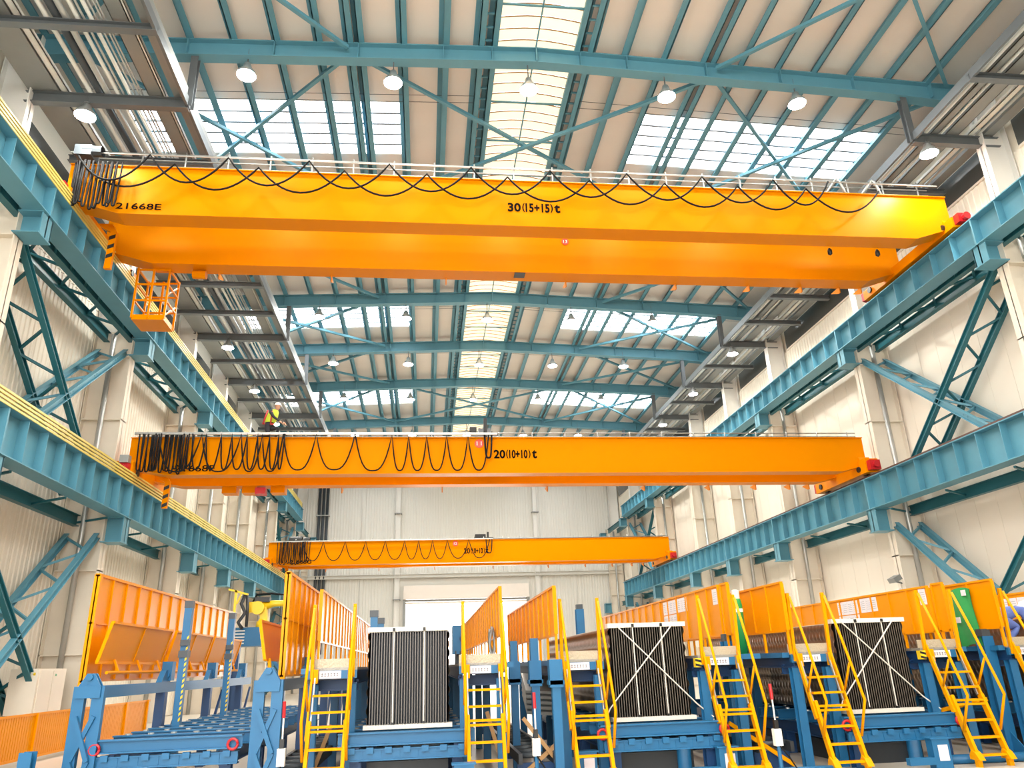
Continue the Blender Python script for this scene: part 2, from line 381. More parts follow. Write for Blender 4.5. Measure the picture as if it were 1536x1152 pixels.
# ================================================================== RUNWAY GIRDERS
ORD = ['first', 'second', 'third', 'fourth', 'fifth', 'sixth', 'seventh', 'eighth', 'ninth']
def runway(side, zb, zt, label, yend):
    root = empty('runway_girder', (X(side, 13.12), 1.0, zb)); tag(root, label, 'girder', 'crane runway girders')
    a, b = 1.0, yend
    mb = MB().bar((X(side, 13.12), a, (zb+zt)/2), (X(side, 13.12), b, (zb+zt)/2), .02, zt - zb - .06)
    obj('web', mb, 'teal', root)
    for z in (zb + .015, zt - .015): obj('flange', bx(*sorted((X(side, 12.85), X(side, 13.4))), a, b, z - .015, z + .015), 'teal', root)
    me = bx(*sorted((X(side, 12.88), X(side, 13.11))), -.01, .01, zb + .03, zt - .03).mesh('stiffener', 'teal', (X(side, 13), 0, zb))
    for k in range(int(b - a)): put('stiffener', me, root, (X(side, 13), a + .8 + k, zb))
    for y in COLY:
        if 1.5 < y < b - .3:
            obj('end_plate', bx(*sorted((X(side, 12.86), X(side, 13.12))), y - .03, y + .03, zb, zt), 'teal', root)
    obj('rail', bx(X(side, 13.05), X(side, 13.19) if side > 0 else X(side, 13.05) + .14, a, b, zt, zt + .13) if side > 0 else bx(X(-1, 13.19), X(-1, 13.05), a, b, zt, zt + .13), 'rail_brown', root)
    if side < 0:
        for k in range(4): obj('conductor_bar', bx(X(-1, 12.86) - .02 + .0, X(-1, 12.86) + .03, a, b - 1, zt - .02 + k * .1, zt + .035 + k * .1), 'conductor', root)
        cm = bx(X(-1, 12.95), X(-1, 12.87), -.03, .03, zt, zt + .36).mesh('bar_bracket', 'grey_steel', (X(-1, 12.9), 0, zt))
        for k in range(4, int(b), 2): put('bar_bracket', cm, root, (X(-1, 12.9), k + .4, zt))
    return root
runway(-1, 12.85, 13.74, 'upper left teal runway girder carrying yellow conductor bars', 61.0)
runway(1, 12.85, 13.74, 'upper right light teal runway girder under the highest orange crane', 61.0)
runway(-1, 6.57, 7.70, 'lower left teal runway girder with yellow conductor bars above the tall yellow panels', 62.2)
runway(1, 6.57, 7.70, 'lower right light teal runway girder with brown crane rail on top', 62.2)

# ================================================================== SERVICE GANTRIES under the roof
CB = []
for a, b in zip(COLY[1:-2], COLY[2:-1]):
    n = 3 if b - a > 7 else 2
    CB += [a + (b - a) * k / n for k in range(n)]
def gantry(side, label, xin, xout, items):
    root = empty('service_gantry', (xin, 2, 16.4)); tag(root, label, 'gantry')
    lo_, hi_ = sorted((xin, xout))
    for y in CB:
        main = any(abs(y - c) < .1 for c in COLY)
        obj('cross_beam', MB().ibeam((lo_, y, 16.58), (hi_, y, 16.58), .2, .34 if main else .2), 'grey_steel', root)
        if main: obj('hanger', MB().ibeam((xin, y, 16.5), (xin, y, zr(abs(xin - C)) - .5), .2, .2, .02, up=(0, 1, 0)), 'grey_steel', root)
    obj('edge_beam', bx(*sorted((xin, xin + side * .08)), 2, 62, 16.5, 16.78), 'grey_steel', root)
    for kind, xa, w, z, m in items:
        if kind == 'pipe': obj('service_pipe', MB().tube([(xa, 2, z), (xa, 62, z)], w / 2, 10), m, root, True)
        elif kind == 'tray':
            mb = bx(xa, xa + w, 2, 62, z, z + .02).box(xa, xa + .02, 2, 62, z, z + .12).box(xa + w - .02, xa + w, 2, 62, z, z + .12)
            obj('cable_tray', mb, m, root)
        else: obj('duct', bx(xa, xa + w, 2, 62, z, z + .3), m, root)
    return root
gantry(-1, 'grey steel gantry of pipes and cable trays under the left roof edge', -6.64, -10.9,
       [('duct', -10.85, .8, 16.78, 'tray_grey'), ('tray', -10.02, .2, 16.8, 'pipe_white'), ('pipe', -9.27, .12, 16.84, 'pipe_white'), ('pipe', -9.05, .2, 16.9, 'pipe_dark'), ('pipe', -8.83, .16, 16.86, 'galv'), ('pipe', -8.55, .1, 16.84, 'pipe_white'),
        ('pipe', -8.4, .06, 16.84, 'galv'), ('pipe', -8.24, .1, 16.86, 'pipe_white'), ('pipe', -8.1, .05, 16.84, 'galv'), ('pipe', -7.98, .05, 16.84, 'galv'), ('pipe', -7.9, .05, 16.84, 'galv'),
        ('tray', -7.73, .4, 16.8, 'tray_grey'), ('tray', -7.34, .08, 16.8, 'pipe_white'), ('duct', -7.05, .36, 16.8, 'tray_grey')])
gantry(1, 'grey steel gantry of pipes and cable trays under the right roof edge', 14.9, 17.8,
       [('pipe', 15.12, .1, 16.84, 'pipe_white'), ('pipe', 15.26, .07, 16.84, 'galv'), ('pipe', 15.42, .12, 16.86, 'pipe_white'), ('tray', 15.55, .25, 16.8, 'tray_grey'), ('pipe', 15.92, .08, 16.84, 'pipe_white'),
        ('tray', 16.05, .45, 16.8, 'tray_grey'), ('tray', 16.8, .2, 16.8, 'pipe_white'), ('pipe', 17.15, .1, 16.84, 'galv'), ('duct', 17.3, .35, 16.8, 'tray_grey')])

# ================================================================== HIGH-BAY LAMPS
def lamp_proto():
    r = empty('high_bay_lamp', (0, 0, 0))
    obj('shade', MB().lathe((0, 0, 0), [(.27, 0), (.25, .1), (.13, .26), (.09, .42), (0, .44)], 16), 'lamp_shade', r, True, origin=(0, 0, 0))
    obj('lens', MB().lathe((0, 0, 0), [(.255, .01), (.2, -.03), (.1, -.05), (0, -.055)], 16), 'lamp_lens', r, True, origin=(0, 0, 0))
    obj('hook_rod', MB().tube([(0, 0, .42), (0, 0, .95)], .02, 6), 'grey_steel', r, origin=(0, 0, .42))
    return r
proto = lamp_proto(); first = True
LX = [-5.2, -1.05, 2.95, 7.18, 11.36]
RAFN = {1.8: 'the roof rafter above the camera', 9.8: 'the roof rafter just out of view overhead', 17.8: 'the nearest roof rafter in view', 25.8: 'the rafter behind the nearest crane', 33.8: 'the first rafter below the nearest crane', 39.8: 'the second rafter below the nearest crane', 45.8: 'the third rafter below the nearest crane', 53.8: 'the farthest rafter in view'}
POS = ['leftmost', 'second from left', 'middle', 'second from right', 'rightmost']
def place_lamp(x, y, z, label):
    global first
    o = proto if first else copy_tree(proto, (x, y, z))
    if first: o.location = (x, y, z); first = False
    tag(o, label, 'lamp', 'high-bay lamps')
for y in COLY[1:-2]:
    for k, x in enumerate(LX): place_lamp(x, y, 17.72, '%s lit high-bay lamp hanging under %s' % (POS[k], RAFN[y]))
    place_lamp(-9.3, y, 16.05, 'lit lamp under the left gantry, level with %s' % RAFN[y])
    place_lamp(15.36, y, 16.05, 'lit lamp under the right gantry, level with %s' % RAFN[y])

# ================================================================== OVERHEAD CRANES
def loops(xs, zt, depth, y, k=2.2, n=14, dz=0.):
    pts = []
    for a, b in zip(xs, xs[1:]):
        for i in range(n + (b == xs[-1])):
            t = i / n; pts.append((a + (b - a) * t, y, zt + dz * (a - xs[0]) - depth * (1 - abs(2 * t - 1) ** k)))
    return pts
def girder_mb(yf, th, zb, zt, ze, xl, xr, hl, hr):
    P = [(xl, ze), (hl, zb), (hr, zb), (xr, ze), (xr, zt), (xl, zt)]
    mb = MB().prism(P, 'y', yf + .06, yf + th - .06)                       # box body
    mb.prism([(xl, zt - .03), (xr, zt - .03), (xr, zt), (xl, zt)], 'y', yf, yf + th)
    for a, b in ((P[0], P[1]), (P[1], P[2]), (P[2], P[3])):                   # bottom flange follows the haunch
        mb.bar((a[0], yf + th/2, a[1]), (b[0], yf + th/2, b[1]), th, .03)
    return mb
def crane(label, yn, yf, th, zb, zt, ze, zrail, ytr0, ytr1, hl, hr, buf, railing):
    xl, xr = X(-1, 13.2), X(1, 13.2)
    R = empty('overhead_crane', (C, (yn + yf) / 2, zb)); tag(R, label, 'crane')
    g1 = obj('main_girder', girder_mb(yn, th, zb, zt, ze, xl, xr, hl, hr), 'orange', R)
    obj('main_girder', girder_mb(yf, th, zb, zt, ze, xl, xr, hl, hr), 'orange', R)
    for s in (-1, 1):
        xa, xb = sorted((X(s, 12.86), X(s, 13.38)))
        mb = bx(xa, xb, ytr0, ytr1, zrail + .06, ze + .12)
        mb.prism([(ytr0 + .35, ze + .1), (yn + .05, ze + .28), (yn + th, ze + .28), (yn + th + .5, ze + .1)], 'x', xa + .04, xb - .04)
        t = obj('end_truck', mb, 'orange', R)
        for y, d in ((ytr0, -1), (ytr1, 1)):
            q = bx(xa + .06, xb - .06, *sorted((y, y + d * .22)), zrail + .12, zrail + .12 + buf)
            q.lathe((X(s, 13.12), y + d * .22, zrail + .12 + buf / 2), [(.12, 0), (.12, d * .12), (0, d * .12)], 10, 'y'); obj('buffer', q, 'red', t)
        for y in (ytr0 + .45, ytr1 - .45):
            obj('wheel', MB().lathe((X(s, 13.12) - .07, y, zrail + .19), [(0, 0), (.19, 0), (.19, .14), (0, .14)], 16, 'x'), 'black', t)
            obj('axle_cap', MB().lathe((X(s, 12.86), y, zrail + .26), [(.11, 0), (.11, -s * .05), (0, -s * .05)], 12, 'x'), 'black', t)
    # trolley rails and walkway railing on the girders
    for y in (yn + th * .7, yf + th * .3): obj('trolley_rail', bx(xl + .3, xr - .3, y - .03, y + .03, zt, zt + .08), 'rail_brown', R)
    yr, zs, hs = railing
    for z in zs: obj('guard_rail', MB().tube([(xl + .1, yr, zt + z), (xr - .05, yr, zt + z)], .022, 6), 'galv', R, True)
    pm = MB().tube([(0, 0, 0), (0, 0, hs)], .025, 6).mesh('stanchion', 'galv', (0, 0, 0), True)
    x = xl + .4
    while x < xr: put('stanchion', pm, R, (x, yr, zt)); x += 1.22
    # brackets below the far girder
    bm = MB().prism([(0, 0), (0, -.22), (.1, -.22), (.55, 0)], 'x', -.015, .015).mesh('foot_bracket', 'orange', (0, 0, 0))
    for x in (-6.6, -3.1, .6, 4.6, 8.4, 11.0, 12.9, 14.3, 15.1): put('foot_bracket', bm, R, (x, yf + th - .1, zb))
    return R, g1
def strands(R, x0, x1, n, zt, zb_, y, wob=.06):
    for k in range(n):
        x = x0 + (x1 - x0) * (k + .5) / n + random.uniform(-wob, wob) * .4; w = (x1 - x0) / n * 1.5
        d = zt - zb_ + random.uniform(-.1, .08)
        obj('festoon_cable', MB().tube(loops([x - w/2, x + w/2], zt, d, y + random.uniform(-.12, .12), 5, 12), .024, 6), 'cable', R, True)
def hazard_arm(R, x, y, z0, z1):
    a = obj('collector_arm', MB().prism([(x - .45, z1), (x - .05, z1), (x + .1, z1 - .25), (x + .08, z0), (x - .1, z0), (x - .08, z1 - .25), (x - .3, z1 - .14)], 'y', y, y + .12), 'orange', R)
    for k in range(3):
        z = z1 - .42 - k * .3; obj('hazard_stripe', MB().prism([(x - .085, z - .12), (x + .085, z - .04), (x + .085, z + .08), (x - .085, z)], 'y', y - .006, y), 'black', a)
def badge(R, s, x, z, y, r):
    b = obj('number_badge', MB().lathe((x, y, z), [(0, -.012), (r, -.012), (r, 0)], 20, 'y'), 'red_orange', R)
    letter(s, x - r * .55, x + r * .55, z - r * .45, z + r * .45, y - .014, 'white_paint', b, 'numeral', .0)
def bracketed(s, segs, z0, z1, y, R):
    for t, a, b in segs: letter(t, a, b, z0, z1, y, 'text_black', R, bold=.03)

# nearest crane, on the upper runway
R, g = crane('nearest orange overhead crane marked 30(15+15)t, highest in the hall', 18.85, 21.6, .62, 13.7, 15.27, 14.12, 13.84, 18.45, 23.5, -8.5, 15.1, .3, (19.5, (.46, .67, .89), .98))
letter('21668E', -8.6, -7.4, 13.86, 14.06, 18.9, 'text_black', R)
bracketed('', [('30', 2.33, 2.72), ('(', 2.76, 2.84), ('15+15', 2.86, 3.58), (')', 3.6, 3.68), ('t', 3.72, 3.9)], 14.2, 14.5, 18.9, R)
badge(R, '13', 4.56, 14.9, 21.64, .12)
obj('warning_plate', bx(2.82, 3.17, 21.62, 21.95, 13.66, 13.685), 'pipe_dark', R)
obj('festoon_cable', MB().tube(loops([-9.7, -7.75, -5.63, -3.4, -1.13, 1.24, 3.58, 5.91, 8.25, 10.51, 12.3], 15.4, .88, 18.5, 2.0), .028, 6), 'cable', R, True)
obj('festoon_cable', MB().tube(loops([-9.6, -7.1, -4.81, -2.41, -.05, 2.32, 4.78, 7.1, 9.4, 11.6, 14.0], 15.2, .8, 18.62, 2.0), .028, 6), 'cable', R, True)
strands(R, -9.7, -8.5, 13, 15.15, 13.72, 18.62)
obj('cable_clamp', bx(-9.75, -9.3, 18.45, 18.95, 15.3, 15.62).lathe((-9.3, 18.6, 15.5), [(.16, -.25), (.16, .25)], 10, 'x'), 'pipe_dark', R)
obj('festoon_beam', MB().tube([(-9.9, 18.6, 15.46), (16, 18.6, 15.46)], .02, 6), 'galv', R)
for x in (14.2, 13.0): obj('cable_horn', MB().tube([(x - .5, 19.3, 15.3), (x - .05, 19.1, 15.9), (x, 19.1, 15.95), (x + .06, 19.05, 15.85), (x + .15, 19.0, 15.3)], .04, 6), 'galv', R, True)
for x in (12.6, 14.2): obj('cable_hook', MB().lathe((x, 19.6, 13.5), [(.0, -.06), (.07, 0), (.07, .12), (.03, .2)], 10), 'black', R, True)
hazard_arm(R, -9.05, 20.0, 12.6, 14.05)
# inspection cage hung below the far girder
q = (-9.0, -8.05, 22.0, 22.9, 12.0, 13.7)
cg = obj('inspection_cage', bx(q[0], q[1], q[2], q[3], q[4] - .05, q[4] + .12), 'orange', R)
for x in (q[0], (q[0] + q[1]) / 2, q[1]):
    for y in (q[2], q[3]): obj('cage_post', MB().bar((x, y, q[4]), (x, y, q[5] + .02), .06, .06), 'orange', cg)
for z in (12.6, 13.15, 13.66):
    for a, b in (((q[0], q[2], z), (q[1], q[2], z)), ((q[0], q[3], z), (q[1], q[3], z)), ((q[0], q[2], z), (q[0], q[3], z)), ((q[1], q[2], z), (q[1], q[3], z))): obj('cage_rail', MB().bar(a, b, .05, .05), 'orange', cg)
for z in (12.1, 12.8): obj('cage_brace', MB().bar((q[1], q[2], z), (q[1], q[3], z + .7), .04, .04), 'orange', cg)
obj('cable_reel', MB().lathe((-7.2, 22.0, 13.53), [(.0, -.15), (.14, -.15), (.14, .25), (0, .25)], 12, 'x'), 'orange', R)

# middle crane, on the lower runway
R, g = crane('middle orange overhead crane marked 20(10+10)t with a worker on top', 25.9, 27.6, .5, 8.05, 9.35, 8.3, 7.84, 25.5, 29.3, -8.7, 15.4, .36, (26.25, (.12, .26), .3))
letter('21668F', -8.45, -7.15, 8.16, 8.38, 25.95, 'text_black', R)
bracketed('', [('20', 2.39, 2.8), ('(', 2.83, 2.91), ('10+10', 2.94, 3.6), (')', 3.63, 3.71), ('t', 3.76, 3.94)], 8.58, 8.9, 25.95, R)
badge(R, '11', 1.87, 9.13, 25.95, .16)
obj('festoon_beam', bx(-9.8, 2.5, 25.66, 25.74, 9.38, 9.46), 'galv', R)
strands(R, -9.6, -7.9, 15, 9.4, 8.12, 25.72)
for xs, dd in (([-7.9, -7.45, -6.95, -6.6, -6.1, -5.75, -5.35, -5.05, -4.85], 1.25), ([-9.0, -7.6, -6.3, -5.6, -4.9], 1.32), ([-4.9, -3.79, -2.47], 1.27), ([-2.47, -1.2, -.62, .01, .71, 1.46, 2.2], 1.3)):
    obj('festoon_cable', MB().tube(loops(xs, 9.4, dd, 25.68 + random.uniform(-.05, .05), 2.8), .026, 6), 'cable', R, True)
obj('cable_drop', MB().tube(loops([2.05, 2.31], 9.5, .95, 25.72, 5), .035, 6), 'cable', R, True)
t = obj('trolley', bx(1.6, 2.6, 26.3, 28.2, 9.43, 9.62).box(1.9, 2.35, 26.6, 27.9, 9.62, 9.9), 'grey_steel', R)
obj('tow_mast', MB().bar((2.12, 26.2, 9.4), (2.12, 26.2, 10.15), .1, .12), 'black', t)
obj('limit_switch', bx(1.55, 1.8, 26.1, 26.4, 9.62, 9.8), 'black', t)
hazard_arm(R, -8.85, 26.6, 7.05, 8.2)
for x in (-7.3, -6.6, -5.6): obj('drive_box', bx(x, x + .5, 27.7, 28.2, 7.8, 8.05), 'orange', R)
obj('drive_light', bx(-6.1, -5.75, 27.5, 27.9, 7.72, 7.95), 'red', R)
obj('control_box', bx(-9.98, -9.7, 25.2, 25.45, 8.3, 8.55), 'galv', R)

# farthest crane
R, g = crane('farthest orange overhead crane in front of the back wall', 50.2, 51.9, .5, 8.05, 9.5, 8.3, 7.84, 49.5, 53.6, -8.6, 15.3, .36, (50.55, (.12,), .25))
bracketed('', [('20', 2.5, 2.9), ('(', 2.95, 3.03), ('10+10', 3.06, 3.75), (')', 3.8, 3.87), ('t', 3.92, 4.12)], 8.6, 8.96, 50.25, R)
letter('21668G', -8.6, -7.25, 8.14, 8.4, 50.25, 'text_black', R)
badge(R, '12', 1.95, 9.27, 50.25, .18)
obj('festoon_beam', bx(-9.8, 4.4, 49.96, 50.04, 9.48, 9.56), 'galv', R)
strands(R, -9.35, -7.4, 16, 9.5, 8.15, 50.02)
obj('festoon_cable', MB().tube(loops([-7.8, -6.54, -5.15, -3.85, -2.6, -1.35, -.45, .45, 1.4, 2.81, 4.2], 9.5, 1.22, 50.0, 2.4), .028, 6), 'cable', R, True)
obj('cable_drop', MB().tube(loops([3.95, 4.35], 9.5, .9, 50.02, 5), .035, 6), 'cable', R, True)
t = obj('trolley', bx(3.2, 4.5, 50.6, 52.3, 9.58, 9.7).box(3.3, 4.0, 50.8, 51.6, 9.7, 9.95), 'black', R)
obj('tow_mast', MB().bar((4.1, 50.3, 9.5), (4.1, 50.3, 10.0), .1, .12), 'black', t)
obj('cable_carrier', bx(-9.0, -7.6, 50.5, 51.2, 9.58, 9.68).lathe((-8.4, 50.8, 9.72), [(.25, -.4), (.25, .4)], 10, 'x').lathe((-7.8, 50.8, 9.7), [(.2, -.1), (.2, .3)], 10, 'x'), 'black', R)
hazard_arm(R, -8.9, 51.0, 7.1, 8.2)

# ================================================================== SHOP FLOOR
UC = [-.25, 3.65, 7.55, 11.45]
NTH = ['leftmost', 'second from left', 'third from left', 'rightmost']
# ---- plate stacks on roller tables
def dimpled(x, y0, y1, z0, z1, side, p=.125):
    ny, nz = int((y1 - y0) / p), int((z1 - z0) / p); mb = MB(); vs = []; fs = []; s = 3
    W = ny * s + 1
    for j in range(nz * s + 1):
        for i in range(W):
            u, w = i / s, j / s; ph = (int(w) % 2) * .5
            d = max(0, math.cos((u + ph - .5 - math.floor(u + ph)) * 2 * math.pi) * .5 + .5) * max(0, math.cos((w - .5 - math.floor(w)) * 2 * math.pi) * .5 + .5)
            vs.append((x + side * .034 * d, y0 + u * (y1 - y0) / ny, z0 + w * (z1 - z0) / nz))
    for j in range(nz * s):
        for i in range(W - 1): fs.append((j*W+i, j*W+i+1, (j+1)*W+i+1, (j+1)*W+i))
    return mb.add(vs, fs)
for k, xc in enumerate(UC):
    dz = (-.05, -.09, -.12, -.12)[k]; z0, z1, yf, ln, hw = .93 + dz, 2.3 + dz, 12.85, 6.5, .62
    U = empty('plate_stack', (xc, yf, .88 + dz))
    tag(U, ['dark blue-black stack of upright plates without cross rods, on the leftmost table', 'dark plate stack with white cross rods, between the third and fourth ladders', 'dark plate stack with white cross rods, below the posted papers', 'plate stack at the right edge of the photo, mostly out of view'][k], 'plate stack', 'plate stacks on the tables')
    fm = 'fin_blue' if k == 0 else 'fin_dark'; n = 30
    pm = bx(-.009, .009, 0, ln, 0, z1 - z0).mesh('fin_plate', fm, (0, 0, 0))
    nz = bx(-.0045, .0045, 0, .012, 0, z1 - z0).mesh('plate_edge', 'plate_lip', (0, 0, 0))
    for i in range(n):
        x = xc - hw + .03 + (2 * hw - .06) * i / (n - 1)
        f = put('fin_plate', pm, U, (x, yf, z0)); put('plate_edge', nz, f, (x, yf - .012, z0))
    obj('core', bx(xc - hw + .02, xc + hw - .02, yf + .12, yf + ln, z0, z1 - .02), 'clutter_dark', U)
    for s in (-1, 1):
        obj('dimpled_plate', dimpled(xc + s * (hw + .005), yf + .02, yf + ln, z0, z1, s), 'dimple', U, True)
    obj('top_bar', bx(xc - hw - .04, xc + hw + .04, yf - .05, yf + .1, z1, z1 + .07), 'bar_white', U)
    obj('base_bar', bx(xc - hw - .06, xc + hw + .06, yf - .08, yf + .15, z0 - .05, z0 + .01), 'bar_white', U)
    obj('top_sheet', bx(xc - hw, xc + hw, yf + .1, yf + ln, z1 - .01, z1 + .01), 'bar_white', U)
    for dx in (-.24, .24):
        s_ = obj('strap', MB().bar((xc + dx, yf - .03, z0), (xc + dx, yf - .03, z1 + .03), .015, .015, up=(0, 1, 0)), 'bar_white', U)
        for z in (z0 + .02, z1 + .03): obj('strap_bolt', bx(xc + dx - .02, xc + dx + .02, yf - .07, yf - .02, z - .025, z + .025), 'black', s_)
    if k:
        obj('cross_rod', MB().tube([(xc - .5, yf - .06, z1 + .02), (xc + .72, yf - .06, 1.1 + dz), (xc + .95, yf - .12, .9 + dz)], .011, 6), 'bar_white', U)
        obj('cross_rod', MB().tube([(xc + .42, yf - .08, z1 + .02), (xc - .72, yf - .08, 1.08 + dz), (xc - .8, yf - .12, .95 + dz)], .011, 6), 'bar_white', U)
def table(xc, hw, yb, n, label, shackles, step=.78, dz=0.):
    T = empty('roller_table', (xc, 12.4, 0)); tag(T, label, 'table', 'blue roller tables')
    ib = MB().ibeam((-hw, 0, .09), (hw, 0, .09), .14, .18).mesh('cross_beam', 'blue', (0, 0, 0))
    for i in range(n): put('cross_beam', ib, T, (xc, yb + i * step, .70 + dz))
    ch = obj('front_channel', bx(xc - hw + .05, xc + hw - .05, yb - .02, yb + .03, .5 + dz, .66 + dz).box(xc - hw + .05, xc + hw - .05, yb - .04, yb + .1, .64 + dz, .66 + dz).box(xc - hw + .05, xc + hw - .05, yb - .04, yb + .1, .5 + dz, .52 + dz), 'blue', T)
    for i in range(7):
        x = xc - hw + .2 + i * (2 * hw - .4) / 6; obj('clip', bx(x - .05, x + .05, yb - .07, yb, .6 + dz, .68 + dz), 'blue', ch); obj('web_rib', bx(x - .11, x - .1, yb - .03, yb, .52 + dz, .64 + dz), 'blue', ch)
    for s in (-1, 1):
        obj('side_rail', MB().ibeam((xc + s * (hw - .25), yb, .58 + dz), (xc + s * (hw - .25), yb + n * step, .58 + dz), .12, .2), 'blue_dark', T)
        for i in range(0, n, 3): obj('table_leg', MB().ibeam((xc + s * (hw - .25), yb + i * step + .2, 0), (xc + s * (hw - .25), yb + i * step + .2, .5 + dz), .16, .16, .015, up=(0, 1, 0)), 'blue_dark', T)
    rm = MB().tube([(0, 0, .03), (0, 0, .05)], .045, 8).mesh('roller', 'galv', (0, 0, 0))
    for i in range(1, n):
        for j in range(6): put('roller', rm, T, (xc - hw + .2 + j * (2 * hw - .4) / 5, yb + i * step, .85 + dz))
    if xc > -2: obj('shade_block', bx(xc - .62, xc + .62, 12.95, 19.2, 0, .42 + dz), 'clutter_dark', T)  # dark block added to put the shade below the table into colour
    for x in shackles:
        obj('shackle', MB().tube([(x + .07 * math.cos(a), yb - .08, .76 + dz + .07 * math.sin(a)) for a in [i * math.pi / 5 for i in range(11)]], .02, 6), 'red', T, True)
    return T
table(-3.63, 1.03, 12.35, 13, 'empty blue roller table of receding cross beams, at the left', (-4.6, -2.72))
for k, xc in enumerate(UC): table(xc, 1.0, 12.35, 10, 'blue roller table below the plate stack %s' % NTH[k], (xc - .98, xc + .93) if k else (), dz=(-.05, -.09, -.12, -.12)[k])
# ---- work platforms with ladders and orange guard panels
def guard(P, x, y0, y1, zb, zt, gaps=(), post=.95, zdeck=1.72):
    L = obj('guard_panel', bx(x - .008, x + .008, y0, y1, zb, zt), 'panel_orange', P)
    obj('top_rail', bx(x - .03, x + .03, y0, y1, zt, zt + .035), 'panel_orange', L); obj('bottom_rail', bx(x - .02, x + .02, y0, y1, zb - .03, zb), 'panel_orange', L)
    n = max(1, round((y1 - y0) / .62)); rm = bx(x - .03, x + .03, -.018, .018, zb, zt).mesh('panel_rib', 'panel_orange', (x, 0, zb))
    for i in range(n + 1): put('panel_rib', rm, L, (x, y0 + (y1 - y0) * i / n, zb))
    pm = bx(x - .02, x + .02, -.02, .02, zdeck, zb).mesh('guard_post', 'panel_orange', (x, 0, zdeck))
    m_ = max(1, round((y1 - y0) / post))
    for i in range(m_ + 1): put('guard_post', pm, L, (x, y0 + .03 + (y1 - y0 - .06) * i / m_, zdeck))
    return L
def platform(xa, xb, yend, label, plate=True, leg_x=None, posts=(12.8, 15.86, 18.2, 21.6)):
    P = empty('work_platform', (xa, 12.7, 0)); tag(P, label, 'platform', 'blue work platforms')
    obj('deck', bx(xa, xb, 12.72, yend, 1.7, 1.74), 'deck', P)
    obj('front_edge', bx(xa, xb, 12.68, 12.74, 1.58, 1.7), 'blue', P)
    obj('kick_plate', bx(xa, xb, 12.76, 12.78, 1.74, 1.87), 'deck_tan', P)
    for x in (xa + .05, xb - .05): obj('side_beam', MB().ibeam((x, 12.72, 1.6), (x, yend, 1.6), .1, .2), 'blue_dark', P)
    obj('cross_beam', MB().ibeam((xa, 13.1, 1.48), (xb, 13.1, 1.48), .1, .16), 'blue_dark', P)
    for y in posts:
        if y < yend:
            for x in (xa + .08, xb - .08): obj('platform_leg', MB().ibeam((x, y, 0), (x, y, 1.5), .14, .14, .012, up=(0, 1, 0)), 'blue', P)
    xm = (xa + xb) / 2
    if plate:
        q = obj('name_plate', bx(xm - .2, xm + .13, 12.668, 12.68, 1.585, 1.695), 'paper', P)
        for i in range(6):
            x = xm - .17 + i * .046
            obj('printed_character', bx(x, x + .03, 12.664, 12.668, 1.65, 1.656).box(x + .012, x + .018, 12.664, 12.668, 1.62, 1.665).box(x, x + .03, 12.664, 12.668, 1.618, 1.624), 'ink', q)
    return P
def ladder(x, label, w=.46, tall=2.62, out=.2):
    L = empty('access_ladder', (x, 12.0, 0)); tag(L, label, 'ladder', 'yellow access ladders')
    f, t = V((0, 12.02, .14)), V((0, 12.62, 1.76))
    def at_(z): return f + (t - f) * ((z - f.z) / (t.z - f.z))
    for s in (-1, 1):
        xx = x + s * (w / 2 + .03)
        a, b = at_(.14), at_(1.0); obj('stringer', MB().bar((xx, a.y, a.z), (xx, b.y, b.z), .05, .1), 'ladder_yellow', L)
        a, b = at_(.75), at_(1.78); obj('stringer', MB().bar((xx + s * .035, a.y + .04, a.z), (xx + s * .035, b.y + .04, b.z), .03, .08), 'ladder_yellow', L)
        obj('slide_rail', MB().bar((xx - s * .01, at_(1.0).y + .06, 1.0), (xx - s * .01, at_(1.7).y + .06, 1.7), .02, .04), 'galv', L)
        obj('shoe', MB().prism([(11.9, .1), (12.12, .1), (12.12, .16), (12.06, .24), (11.98, .2)], 'x', xx - .05, xx + .05), 'ladder_yellow', L)
        obj('foot', bx(xx - .035, xx + .035, 11.97, 12.05, 0, .12), 'ladder_yellow', L)
        h0 = at_(.5); h1 = at_(1.75); hx = xx + s * .05
        obj('handrail', MB().tube([(hx, h0.y - .03, .5), (hx, h0.y - .3, 1.02), (hx, h1.y - .38, 1.95), (hx, 12.55, tall)], .022, 8), 'ladder_yellow', L, True)
        a = at_(1.15); obj('handrail_post', MB().tube([(hx, a.y, 1.15), (hx, a.y - .28, 1.55)], .018, 8), 'ladder_yellow', L, True)
        obj('head_post', MB().bar((hx, 12.68, 1.6), (hx, 12.62, tall + .06), .05, .05), 'ladder_yellow', L)
        obj('hook_plate', bx(xx - .02, xx + .05, 12.6, 12.68, 1.52, 1.72), 'ladder_yellow', L)
    zs = [.16, .4, .64, .87, .93, 1.12, 1.35]
    for z in zs:
        p = at_(z); obj('rung', bx(x - w/2 - .02, x + w/2 + .02, p.y - .05, p.y + .05, z - .016, z + .016), 'ladder_yellow', L)
    return L
PW = .37
LADN = ['leftmost yellow access ladder, left of the dark blue-black plate stack', 'second yellow access ladder from left, right of the dark blue-black plate stack', 'third yellow access ladder from left, left of the middle plate stack', 'fourth yellow access ladder from left, beside the green gas cylinder',
        'fifth yellow access ladder from left, left of the plate stack below the posted papers', 'sixth yellow access ladder from left, beside the green cloth', 'last yellow access ladder at the right edge of the photo']
PLN = ['blue work platform behind the %s ladder' % s for s in ('leftmost', 'second', 'third', 'fourth', 'fifth', 'sixth', 'last')] + ['blue work platform at the far right edge, behind the person in blue']
